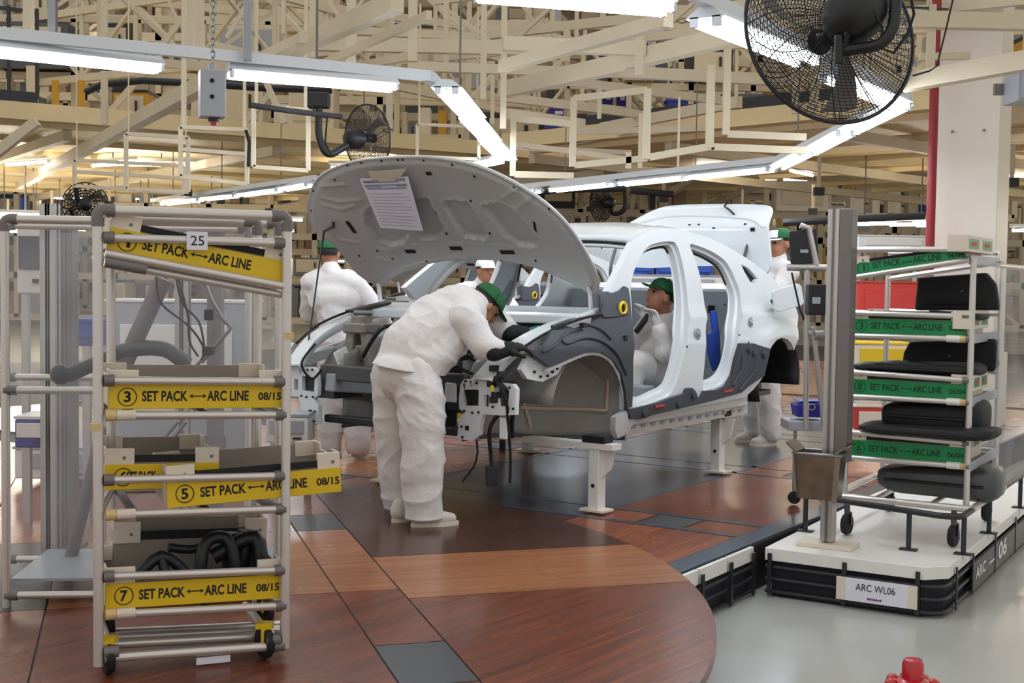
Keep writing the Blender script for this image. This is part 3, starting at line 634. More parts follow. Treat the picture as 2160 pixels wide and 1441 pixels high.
LAMPS = [((-110, 104), (345, 151), 'lamp nearest the picture edge in the row over the yellow totes'), ((475, 160), (838, 190), 'lamp beside the hanging grey box over the yellow totes'),
    ((940, 192), (1000, 258), 'uppermost of three lamps running away above the hood'), ((992, 256), (1036, 304), 'middle of three lamps running away above the hood'), ((1030, 302), (1072, 344), 'lowest of three lamps running away above the hood'),
    ((1000, 352), (1048, 343), 'short far lamp just above the hood edge'), ((597, 402), (655, 392), 'far lamp touching the left hood edge'), ((507, 414), (592, 403), 'far lamp behind the tote rack, second from the hood'), ((430, 422), (500, 415), 'far lamp behind the tote rack, third from the hood'), ((345, 432), (425, 423), 'far lamp behind the tote rack, fourth from the hood'),
    ((1000, -6), (1420, 26), 'large near lamp crossing the top edge'), ((1482, 48), (1705, 138), 'near sloping lamp partly behind the big fan'), ((1752, 168), (1898, 228), 'sloping lamp seen through the lower part of the big fan'), ((1900, 228), (1790, 282), 'lamp meeting the fan rim and running down away'), ((1786, 284), (1706, 326), 'middle lamp of the row falling away from the fan'), ((1702, 326), (1640, 357), 'lowest lamp of the row falling away from the fan'),
    ((1632, 360), (1458, 377), 'back lamp above the trunk lid'), ((1452, 377), (1310, 391), 'back lamp above the car roof'), ((1292, 391), (1165, 404), 'back lamp right of the hood'), ((1136, 405), (1095, 410), 'back lamp half hidden by the hood')]
rails = []
for i, (p, q, lb) in enumerate(LAMPS):
    a, b = onZ(*p, LZ), onZ(*q, LZ); o = lamp0 if first else copy_tree(lamp0); first = False
    o.location = (a + b) / 2; d_ = b - a; o.rotation_euler = (0, 0, math.atan2(d_.y, d_.x)); o.scale = (d_.length * .965, 1, 1)
    tag(o, 'white fluorescent twin tube ' + lb, 'lamp', 'fluorescent lamps over the line')
for i, (p, q, lb) in enumerate((((-200, 94), (905, 196), 'grey channel rail carrying the two left lamps'), ((905, 196), (1085, 356), 'grey channel rail carrying the three receding lamps'), ((950, -12), (1470, 32), 'grey channel rail above the near top lamp'), ((1462, 36), (1915, 236), 'grey channel rail above the sloping lamps behind the fan'), ((1915, 232), (1632, 362), 'grey channel rail above the falling lamp row'), ((1640, 358), (1080, 412), 'grey channel rail above the back lamps'), ((665, 392), (320, 436), 'grey channel rail above the far left lamps'))):
    a, b = onZ(*p, LZ) + V((0, 0, .115)), onZ(*q, LZ) + V((0, 0, .115))
    o = empty('lamp_rail', (a + b) / 2, lb, 'rail', 'lamp carrying rails'); MB().beam(a, b, .06, .07).build('channel', 'lamp_white', o)
    n = max(2, int((b - a).length / 2.2))
    for k in range(n): c = a.lerp(b, (k + .5) / n); MB().tube([c, c + V((0, 0, 1.1))], .008, 6).build('hanger', 'joint_grey', o)
# --- fans
def make_fan(name, center, axis, rad, mount, label, detail=1.0, motor_back=True):
    """round wire guard, blades, motor, bent arm up to the mount"""
    o = empty(name, mount, label, 'fan', 'black industrial fans')
    ax = V(axis).normalized(); q = ax.to_track_quat('Z', 'Y').to_matrix().to_4x4(); mt = MX.Translation(center) @ q
    n = int(48 * detail) if detail > .4 else 28
    def ring(r, z, w, nm, par=o, k=6): return MB().tube([mt @ V((r * math.cos(2 * math.pi * i / n), r * math.sin(2 * math.pi * i / n), z)) for i in range(n)], w, k, True).build(nm, 'black_plastic', par, smooth=40)
    ring(rad, 0, rad * .018 + .002, 'outer_ring', k=8)
    nr = int(26 * detail) if detail > .5 else 6; wr = .0014 if detail > .5 else .006
    g = MB()
    for sgn in (-1, 1):
        for k in range(1, nr + 1):
            t = k / (nr + 1); r = rad * (.16 + .84 * t); z = sgn * rad * .24 * (1 - t ** 3)
            g.tube([mt @ V((r * math.cos(2 * math.pi * i / n), r * math.sin(2 * math.pi * i / n), z)) for i in range(n)], wr, 4, True)
    ns = int(72 * detail) if detail > .5 else 20
    for sgn in (-1, 1):
        for k in range(ns):
            a = 2 * math.pi * k / ns
            pts = []
            for j in range(6):
                t = j / 5; r = rad * (.16 + .84 * t); aa = a + sgn * .5 * t; pts.append(mt @ V((r * math.cos(aa), r * math.sin(aa), sgn * rad * .24 * (1 - t ** 3))))
            g.tube(pts, wr * (1.8 if k % 6 == 0 else 1), 4)
    gg = g.build('wire_guard', 'black_plastic', o); gg['kind'] = 'stuff'
    MB().lathe([(rad * .15, rad * .24), (rad * .15, rad * .26), (.001, rad * .265)], mt, 20).build('badge', 'black_plastic', o, smooth=40)
    hb_ = MB().lathe([(rad * .11, -rad * .05), (rad * .12, rad * .1), (rad * .05, rad * .16)], mt, 16).build('hub', 'black_plastic', o, smooth=40)
    for k in range(3):
        a0 = 2 * math.pi * k / 3
        def bl(u, v): r = rad * (.1 + .78 * u); a = a0 + (v - .5) * .40 * (.5 + .5 * u) + .5 * u; return mt @ V((r * math.cos(a), r * math.sin(a), rad * .14 * (v - .5)))
        MB().grid(bl, 6, 6).build('blade', 'joint_grey', o, smooth=60, solid=.002)
    MB().lathe([(.01, -rad * .24), (rad * .25, -rad * .26), (rad * .30, -rad * .36), (rad * .29, -rad * .66), (rad * .20, -rad * .80), (.01, -rad * .83)], mt, 24).build('motor', 'black_plastic', o, smooth=50)
    return o, mt
FC = onY(1752, 70, 5.4)
fan, fm = make_fan('wall_fan', FC, (-.26, .93, -.20), .388, FC + V((.22, -.02, .6)), 'large black wire guard fan close to the camera at the top')
jo = fm @ V((.06, -.17, -.20)); J = onY(1800, 103, 5.15)
MB().tube(fillet([J + V((-.03, .05, 0)), onY(1860, 95, 5.1), onY(1885, 60, 5.1), onY(1895, -60, 5.2)], .09, 6), .024, 12).build('arm', 'black_plastic', fan, smooth=40)
MB().tube([J + V((-.045, .04, -.05)), J + V((-.045, .04, .06))], .022, 10).build('tilt_joint', 'black_plastic', fan, smooth=40)
MB().tube([onY(1840, 20, 5.1), onY(1862, 60, 5.1), onY(1855, 100, 5.1), onY(1885, 112, 5.1), onY(1915, 70, 5.1), onY(1928, 30, 5.1), onY(1915, -40, 5.1)], .006, 8).build('cable', 'black_rubber', fan, smooth=40)
for sy in (-.05, .05): MB().beam(fm @ V((.06, sy, -.25)), J + V((-.03, .05, sy * .5)), .02, .02).build('bracket', 'black_plastic', fan)
F2 = onY(775, 292, 11.5)
fan2, m2 = make_fan('wall_fan', F2, (.62, .70, .1), .30, onY(672, 205, 11.3), 'black wire guard fan on a bent arm behind the raised hood', .6)
MB().tube(fillet([onY(673, 215, 11.2), onY(671, 290, 11.2), onY(690, 332, 11.2), m2 @ V((0, 0, -.12))], .15, 6), .032, 12).build('arm', 'black_plastic', fan2, smooth=40)
a = onY(672, 212, 11.2); MB().box(a, (.20, .10, .14)).build('mount_plate', 'black_plastic', fan2, bevel=.02)
MB().tube([onY(658, 222, 11.1), onY(664, 240, 11.1), onY(690, 250, 11.1), onY(686, 300, 11.1), onY(700, 330, 11.1)], .008, 6).build('cable', 'black_rubber', fan2, smooth=40)
F3 = onY(1268, 428, 22); fan3, m3 = make_fan('wall_fan', F3, (-.7, .6, 0), .33, F3 + V((.5, 0, .4)), 'small far fan left of the car roof below the back lamps', .45)
MB().tube(fillet([onY(1318, 398, 22), onY(1320, 445, 22), onY(1290, 455, 22), m3 @ V((0, 0, -.2))], .2, 5), .04, 10).build('arm', 'black_plastic', fan3, smooth=40)
F4 = onY(180, 432, 19); fan4, m4 = make_fan('wall_fan', F4, (-.3, .9, 0), .33, F4 + V((-.1, 0, .4)), 'far fan half hidden above the plastic curtain frame', .45)
MB().tube([onY(160, 395, 19), onY(163, 420, 19), F4], .04, 10).build('arm', 'black_plastic', fan4, smooth=40)
# --- hanging control box
c = onY(447, 199, 7.0); o = empty('pendant_box', c, 'grey control box with red button hanging on a chain', 'control box')
MB().box(c, (.135, .12, .255), MX.Rotation(.35, 3, 'Z')).build('body', 'box_grey', o, bevel=.006)
Rb = MX.Rotation(.35, 3, 'Z')
for dz in (.065, -.02): MB().lathe([(.011, 0), (.011, .008)], MX.Translation(c + Rb @ V((-.005, -.06, dz))) @ MX.Rotation(math.pi / 2, 4, 'X'), 12).build('button', 'hole', o)
MB().lathe([(.03, 0), (.03, .02)], MX.Translation(c - V((-.01, 0, .147))), 14).build('switch_base', 'black_plastic', o); MB().lathe([(.001, -.025), (.018, -.02), (.02, 0)], MX.Translation(c - V((-.01, 0, .147))), 14).build('stop_button', 'red', o, smooth=40)
MB().tube([c + V((0, 0, .127)), c + V((0, 0, .16))], .02, 10).build('gland', 'box_grey', o)
for k in range(16):
    z = .16 + k * .034; ex = V((1, 0, 0)) if k % 2 else V((0, 1, 0))
    MB().tube([c + V((.004, 0, z + .02)) + ex * (.011 * math.cos(2 * math.pi * i / 10)) + V((0, 0, .024 * math.sin(2 * math.pi * i / 10))) for i in range(10)], .004, 5, True).build('chain_link', 'zinc', o)
# ================================================================== the car body on its stand
from mathutils.geometry import tessellate_polygon
C0 = V((-.311, 8.404)); CF = V((-.604, -.797)); CL = V((.797, -.604)); CW = 1.0
def cw(x, y, z): q = C0 + CF * x + CL * y; return V((q.x, q.y, PZ + z))
CF3, CL3 = V((CF.x, CF.y, 0)), V((CL.x, CL.y, 0))
def prof(z):
    if z < .55: return CW - (.55 - z) * .25
    if z < 1.0: return CW
    return CW - (z - 1.0) * .32
def side(px, py, dy=0.0):
    y = CW
    for _ in range(8):
        p = onP(px, py, cw(0, y, 0), CL3); q = V((p.x, p.y)) - C0; x = q.dot(CF); z = p.z - PZ; y = prof(z) + dy
    return V((x, z))
def onX(px, py, x):
    p = onP(px, py, cw(x, 0, 0), CF3); q = V((p.x, p.y)) - C0; return V((q.dot(CL), p.z - PZ))
def c5(pts): return [(1180 + x / 2.883, 400 + y / 2.882) for x, y in pts]
def c4(pts): return [(560 + x / 2.668, 600 + y / 2.668) for x, y in pts]
def c3(pts): return [(600 + x / 2.881, 300 + y / 2.882) for x, y in pts]
def catmull(pts, n=3, closed=True):
    out = []; m = len(pts)
    for i in range(m if closed else m - 1):
        p0, p1, p2, p3 = (pts[(i - 1) % m], pts[i], pts[(i + 1) % m], pts[(i + 2) % m]) if closed else (pts[max(i - 1, 0)], pts[i], pts[i + 1], pts[min(i + 2, m - 1)])
        for k in range(n):
            t = k / n; out.append((p1 * 2 + (p2 - p0) * t + (p0 * 2 - p1 * 5 + p2 * 4 - p3) * t * t + (p1 * 3 - p0 - p2 * 3 + p3) * t ** 3) * .5)
    if not closed: out.append(pts[-1])
    return out
def sheet(name, loops, fn, m, parent, t=.05, step=.1, bevel=.004, smooth=35, flip=False, tdir=None):
    """flat polygon with holes in (a,b), cut to a grid, mapped by fn(a,b)->world, solidified along tdir (world) or fn normals"""
    L3 = [[V((p[0], p[1], 0)) for p in lp] for lp in loops]; flat = [p for lp in L3 for p in lp]
    bm = bmesh.new(); vs = [bm.verts.new(p) for p in flat]
    for tri in tessellate_polygon(L3):
        try: bm.faces.new([vs[i] for i in tri])
        except ValueError: pass
    if step:
        for ax in (0, 1):
            lo, hi = min(p[ax] for p in flat), max(p[ax] for p in flat); k = lo + step
            while k < hi:
                nrm = V((1, 0, 0)) if ax == 0 else V((0, 1, 0)); bmesh.ops.bisect_plane(bm, geom=bm.verts[:] + bm.edges[:] + bm.faces[:], plane_co=nrm * k, plane_no=nrm); k += step
    bm.verts.ensure_lookup_table(); bm.verts.index_update()
    mb = MB(); n = len(bm.verts); A = [fn(v.co.x, v.co.y) for v in bm.verts]
    if t:
        B = [p - tdir * t for p in A]; mb.v = A + B
        for f in bm.faces:
            idx = [v.index for v in f.verts]; mb.f.append(tuple(idx)); mb.f.append(tuple(i + n for i in reversed(idx)))
        for e in bm.edges:
            if len(e.link_faces) == 1: a, b = e.verts[0].index, e.verts[1].index; mb.f.append((a, b, b + n, a + n))
    else:
        mb.v = A; mb.f = [tuple(v.index for v in f.verts) for f in bm.faces]
    bm.free()
    return mb.build(name, m, parent, smooth=smooth, bevel=0)
car = empty('car', cw(-1.3, 0, .4), 'white unfinished sedan body with raised hood and open trunk on stands', 'car')
def flare(x, z):
    r = math.hypot(x + 2.66, z - .66); return .035 * math.exp(-((r - .40) / .10) ** 2) + .02 * math.exp(-((z - 1.16) / .05) ** 2) * smooth01((-x - .6) / .5)
def sfn(sg): return lambda x, z: cw(x, sg * (prof(z) + flare(x, z)), z)
outer = c5([(300, 620), (335, 545), (375, 470), (425, 370), (455, 310), (520, 262), (620, 238), (760, 248), (900, 290), (1000, 335), (1090, 385), (1180, 445), (1260, 510), (1325, 568), (1345, 620), (1400, 660), (1432, 700), (1442, 790), (1436, 860), (1424, 925), (1418, 975)]) + c5([(1400, 935), (1372, 908), (1335, 900), (1300, 916), (1272, 950), (1252, 990), (1238, 1050), (1225, 1110), (1170, 1215), (1130, 1262), (960, 1297), (700, 1347), (440, 1395), (405, 1340), (400, 1000), (392, 700)])
d1 = c5([(447, 1322), (450, 1150), (448, 900), (440, 700), (432, 600), (452, 500), (490, 415), (535, 350), (600, 322), (680, 315), (712, 335), (742, 420), (768, 560), (782, 720), (778, 880), (760, 1000), (730, 1120), (700, 1205), (668, 1250), (600, 1282)])
d2 = c5([(793, 335), (860, 348), (930, 378), (1000, 425), (1040, 480), (1075, 560), (1100, 640), (1102, 740), (1092, 860), (1075, 960), (1050, 1070), (1015, 1150), (970, 1195), (905, 1215), (872, 1212), (884, 1050), (890, 880), (882, 700), (858, 540), (825, 420)])
d3 = c5([(1105, 455), (1150, 478), (1205, 540), (1185, 568), (1160, 560), (1125, 500)])
S = lambda pts, dy=0.0: [side(*p, dy) for p in pts]
Lo, L1, L2, L3_ = S(outer), catmull(S(d1), 3), catmull(S(d2), 3), S(d3)
for sg in (1, -1):
    bs = sheet('body_side', [Lo, L1, L2, L3_], sfn(sg), 'car_white', car, .05, .09, tdir=CL3 * sg)
    # stepped inner door flange
    for lp in (L1, L2):
        c = sum(lp, V((0, 0))) / len(lp); sm = lp; n = len(sm); mb = MB()
        for (k, dy) in ((0, -.03), (.032, -.036), (.036, -.075), (.06, -.08)):
            for p in sm:
                dv = c - p; q = p + dv.normalized() * k; mb.v.append(cw(q.x, sg * (prof(q.y) + dy), q.y))
        for r in range(3):
            for i in range(n): mb.f.append((r * n + i, r * n + (i + 1) % n, (r + 1) * n + (i + 1) % n, (r + 1) * n + i))
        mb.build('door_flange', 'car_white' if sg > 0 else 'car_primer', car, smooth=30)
    sheet('quarter_glass', [L3_], lambda x, z, s=sg: cw(x, s * (prof(z) - .03), z), 'black_plastic', car, .008, 0, tdir=CL3 * sg)
    for lp, zlim in ((L2, 1.40), (L1, 1.62)):
        c = sum(lp, V((0, 0))) / len(lp); run = [p for p in lp if p.y > zlim]; k0 = max(range(len(lp)), key=lambda i: (lp[i].y <= zlim) * 1000 + i if lp[i].y <= zlim and lp[(i + 1) % len(lp)].y > zlim else -1)
        seq = []; i = (k0 + 1) % len(lp)
        while lp[i].y > zlim and len(seq) < len(lp): seq.append(lp[i]); i = (i + 1) % len(lp)
        if len(seq) > 3: MB().tube([cw(q.x, sg * (prof(q.y) - .074), q.y) for q in [p + (c - p).normalized() * .05 for p in seq]], .008, 6).build('door_seal', 'black_rubber', car, smooth=40)
    # black seal strip and hinge cover along the fender top
    MB().tube(catmull([cw(-.16, sg * .97, 1.20), cw(.1, sg * .965, 1.17), cw(.42, sg * .935, 1.085), cw(.66, sg * .89, .97)], 4, False), .009, 6).build('fender_seal', 'black_rubber', car, smooth=40)
    if sg < 0: MB().beam(cw(-.16, sg * .84, 1.235), cw(.20, sg * .86, 1.175), .09, .02).build('hinge_cover', 'black_plastic', car, bevel=.006)
# inner B pillar plate and grey step
for sg in (1, -1):
    pl = S(c5([(850, 560), (880, 600), (893, 760), (893, 950), (885, 1100), (858, 1235), (835, 1230), (850, 1000), (852, 800)]))
    sheet('pillar_plate', [pl], lambda x, z, s=sg: cw(x, s * (prof(z) - .045), z), 'panel_grey', car, .01, 0, tdir=CL3 * sg)
def disc(par, name, px, py, r, m, dy=.004, t=.006):
    p = side(px, py); c = cw(p.x, prof(p.y) + dy, p.y); mt = MX.Translation(c) @ CL3.to_track_quat('Z', 'Y').to_matrix().to_4x4()
    return MB().lathe([(r, -t), (r, t * .6), (r * .7, t), (.001, t)], mt, 16).build(name, m, par, smooth=40)
for (x, y) in ((835, 880), (1155, 810)):
    o = disc(car, 'striker', 1180 + x / 2.883, 400 + y / 2.882, .042, 'panel_grey', dy=.008); p = side(1180 + x / 2.883, 400 + y / 2.882)
    MB().tube([cw(p.x + .015, prof(p.y) + .01, p.y - .02), cw(p.x + .015, prof(p.y) + .035, p.y), cw(p.x + .015, prof(p.y) + .01, p.y + .02)], .005, 6).build('striker_loop', 'zinc', o)
for (x, y) in ((775, 955), (1005, 700), (1092, 885), (1150, 930), (1040, 1130)): disc(car, 'body_hole', 1180 + x / 2.883, 400 + y / 2.882, .008, 'hole', dy=.002, t=.002)
# roof skin with header and rear window edge
roofp = [side(*p) for p in c5([(455, 310), (520, 262), (620, 238), (760, 248), (900, 290), (1000, 335), (1090, 385)])]
def roof_at(x, u):
    pts = roofp
    for i in range(len(pts) - 1):
        if pts[i].x >= x >= pts[i + 1].x:
            t = (pts[i].x - x) / (pts[i].x - pts[i + 1].x); z = pts[i].y * (1 - t) + pts[i + 1].y * t; break
    else: z = pts[0].y if x > pts[0].x else pts[-1].y
    y = prof(z); return y * u, z + .055 * (1 - u ** 4)
def rfn(a, b):
    u = 2 * b - 1; xf = roofp[0].x + .16 * (1 - u * u); xr = -2.05 - .05 * (1 - u * u); x = xf + (xr - xf) * a; y, z = roof_at(min(x, roofp[0].x), u)
    if x > roofp[0].x: z -= (x - roofp[0].x) * .22
    return cw(x, y, z)
MB().grid(rfn, 16, 20).build('roof', 'car_white', car, smooth=50, solid=.025)
def hfn(a, b):
    u = 2 * b - 1; xf = roofp[0].x + .16 * (1 - u * u); x = xf - .16 * a; y, z = roof_at(min(x, roofp[0].x), u)
    if x > roofp[0].x: z -= (x - roofp[0].x) * .22
    return cw(x, y * .985, z - .045 - .02 * math.sin(math.pi * a))
MB().grid(hfn, 4, 20).build('roof_header', 'car_primer', car, smooth=50, solid=.02)
for k, x in enumerate((-1.25, -1.7)):
    MB().tube([cw(x, *(lambda r: (r[0] * .96, r[1] - .05))(roof_at(x, -1 + j / 8))) for j in range(17)], .022, 6).build('roof_bow', 'panel_grey', car, smooth=40)
MB().grid(lambda a, b: rfn(.04 + .94 * a, .03 + .94 * b) - V((0, 0, .045)), 12, 12).build('roof_lining', 'panel_grey', car, smooth=50)
# inner bulkhead, parcel shelf, floor, tunnel, seat cross member, firewall
yb = .86
def face(name, pts, m, t, dirv, par=car, bevel=.004):
    a = [cw(*p) for p in pts]; d_ = V(dirv) * t; return MB().prism(a, [p - d_ for p in a]).build(name, m, par, bevel=bevel)
bk = face('rear_bulkhead', [(-2.36, yb, .62), (-2.36, -yb, .62), (-2.42, -yb * .92, 1.34), (-2.42, yb * .92, 1.34)], 'panel_grey', .03, -CF3)
for (y, z, w, h) in ((.55, 1.2, .05, .06), (.1, 1.22, .04, .04), (-.35, 1.2, .05, .05), (.3, .95, .06, .03), (-.6, 1.0, .04, .08), (.62, .85, .05, .05)): MB().box(cw(-2.345, y, z), (w, .02, h), MX.Rotation(math.atan2(CL.y, CL.x), 3, 'Z')).build('bulkhead_hole', 'hole', bk)
for y in (.7, .25, -.25, -.7): MB().beam(cw(-2.34, y, .66), cw(-2.395, y * .95, 1.3), .05, .03, CF3).build('bulkhead_rib', 'panel_grey', bk)
face('parcel_shelf', [(-2.40, yb * .93, 1.36), (-2.40, -yb * .93, 1.36), (-2.86, -yb * .9, 1.40), (-2.86, yb * .9, 1.40)], 'car_white', .03, (0, 0, 1))
face('seat_brace', [(-2.0, .80, .70), (-2.06, .72, .70), (-2.40, .74, 1.28), (-2.34, .80, 1.28)], 'panel_grey', .04, CL3)
face('floor_pan', [(-.47, .9, .56), (-.47, -.9, .56), (-2.4, -.9, .60), (-2.4, .9, .60)], 'panel_grey', .03, (0, 0, 1))
face('rear_seat_pan', [(-1.95, .86, .76), (-1.95, -.86, .76), (-2.4, -.86, .74), (-2.4, .86, .74)], 'panel_grey', .16, (0, 0, 1))
MB().beam(cw(-.3, 0, .64), cw(-2.0, 0, .66), .26, .14).build('tunnel', 'panel_grey', car, bevel=.03)
MB().beam(cw(-.95, .84, .64), cw(-.95, -.84, .64), .16, .12).build('seat_cross_member', 'panel_grey', car, bevel=.012)
MB().beam(cw(-1.5, .84, .62), cw(-1.5, -.84, .62), .12, .09).build('seat_cross_member', 'panel_grey', car, bevel=.012)
face('firewall', [(-.20, .56, .60), (-.20, -.56, .60), (-.12, -.60, 1.16), (-.12, .60, 1.16)], 'black_plastic', .04, CF3)
MB().tube([cw(-.28, .82, 1.12), cw(-.30, 0, 1.10), cw(-.28, -.82, 1.12)], .03, 10).build('dash_beam', 'black_steel', car, smooth=40)
face('cowl_panel', [(-.02, .90, 1.20), (-.02, -.92, 1.20), (-.26, -.92, 1.24), (-.26, .90, 1.24)], 'car_white', .05, (0, 0, 1), bevel=.015)
MB().beam(cw(.0, .90, 1.165), cw(.0, -.92, 1.165), .05, .06).build('cowl_front', 'car_white', car, bevel=.012)
# sill, pinch flange, underside
face('underbody', [(-.47, .8, .50), (-.47, -.8, .50), (-2.9, -.8, .56), (-2.9, .8, .56)], 'steel_dark', .04, (0, 0, 1))
for sg in (1, -1):
    MB().beam(cw(-.46, sg * .93, .53), cw(-2.15, sg * .93, .545), .10, .11).build('sill', 'car_primer', car, bevel=.012)
    MB().beam(cw(-.42, sg * .945, .455), cw(-2.2, sg * .945, .475), .012, .09).build('pinch_flange', 'car_primer', car)
for k in range(14):
    x = -.45 - k * .125; MB().box(cw(x, .955, .462), (.05, .012, .018), MX.Rotation(math.atan2(CF.y, CF.x), 3, 'Z')).build('flange_slot', 'panel_grey', car)
MB().box(cw(-1.85, .957, .49), (.075, .006, .035), MX.Rotation(math.atan2(CF.y, CF.x), 3, 'Z')).build('flange_tag', 'paper', car)
# black sill cover with orange marks
sc1 = S(c5([(402, 1325), (440, 1335), (600, 1295), (690, 1262), (762, 1240), (775, 1210), (800, 1205), (822, 1225), (835, 1262), (850, 1290), (880, 1225), (960, 1218), (1010, 1195), (1050, 1130), (1070, 1030), (1100, 935), (1175, 935), (1250, 965), (1245, 1000), (1215, 1130), (1170, 1175), (1100, 1235), (900, 1290), (860, 1300), (560, 1370), (480, 1398), (430, 1395)]), .02)
so = sheet('sill_cover', [sc1], lambda x, z: cw(x, prof(z) + .03 + flare(x, z), z), 'dark_cover', car, .03, .1, tdir=CL3)
for (a, b) in (((555, 1318), (610, 1308)), ((975, 1228), (1030, 1216))):
    p, q = side(*c5([a])[0]), side(*c5([b])[0]); MB().beam(cw(p.x, 1.036, p.y), cw(q.x, 1.036, q.y), .004, .016).build('orange_mark', 'red_dull', so)
for (x, y) in ((790, 1245), (1160, 990), (1130, 970), (1205, 1000), (700, 1300), (495, 1360)):
    p = side(*c5([(x, y)])[0]); MB().lathe([(.03, 0), (.028, .012), (.02, .014)], MX.Translation(cw(p.x, prof(p.y) + .03 + flare(p.x, p.y), p.y)) @ CL3.to_track_quat('Z', 'Y').to_matrix().to_4x4(), 14).build('cover_boss', 'dark_cover', so, smooth=40)
for pts in (((1090, 1010), (1080, 1100), (1030, 1190)), ((1180, 1010), (1150, 1120), (1070, 1220))):
    MB().tube([cw(p.x, prof(p.y) + .034 + flare(p.x, p.y), p.y) for p in S(c5(pts))], .008, 6).build('cover_bead', 'dark_cover', so)
# dark fender cover
fcl = S([(1263, 622), (1293, 618), (1310, 612), (1316, 604), (1323, 608), (1327, 630), (1331, 690), (1333, 760), (1333, 800), (1331, 858), (1320, 862), (1317, 825), (1308, 788), (1291, 760), (1268, 744), (1238, 742), (1205, 753), (1175, 767), (1156, 774), (1126, 750), (1137, 737), (1160, 710), (1182, 690), (1216, 676), (1245, 669), (1266, 664)], .02)
fc = sheet('fender_cover', [fcl], lambda x, z: cw(x, prof(z) + .03 - .10 * smooth01((z - 1.02) / .22) * smooth01((x + .15) / .2), z), 'dark_cover', car, .02, .06, tdir=CL3); fc['label'] = 'dark grey protective fender cover with yellow ring'
for pts, r in (([(1175, 690), (1215, 680), (1258, 690), (1285, 715)], .010), ([(1140, 742), (1165, 730), (1195, 705), (1235, 694)], .008), ([(1183, 716), (1193, 724), (1235, 712), (1270, 722), (1300, 750), (1318, 790)], .009), ([(1270, 640), (1268, 668), (1320, 662)], .006)):
    MB().tube([cw(p.x, prof(p.y) + .034 - .10 * smooth01((p.y - 1.02) / .22) * smooth01((p.x + .15) / .2), p.y) for p in catmull(S(pts, .02), 4, False)], r, 8).build('cover_bead', 'dark_cover', fc, smooth=40)
p = side(1303, 650); mt = MX.Translation(cw(p.x, prof(p.y) + .035, p.y)) @ CL3.to_track_quat('Z', 'Y').to_matrix().to_4x4()
MB().tube([mt @ V((.036 * math.cos(k * math.pi / 10), .036 * math.sin(k * math.pi / 10), .004)) for k in range(20)], .011, 8, True).build('yellow_ring', 'yellow_ring', fc, smooth=40)
MB().lathe([(.03, 0), (.03, .004)], mt, 14).build('ring_core', 'hole', fc)
for (px_, py_) in ((1310, 712), (1222, 686)): p = side(px_, py_); MB().box(cw(p.x, prof(p.y) + .028, p.y), (.035, .03, .03), MX.Rotation(math.atan2(CF.y, CF.x), 3, 'Z')).build('clip', 'black_plastic', fc)
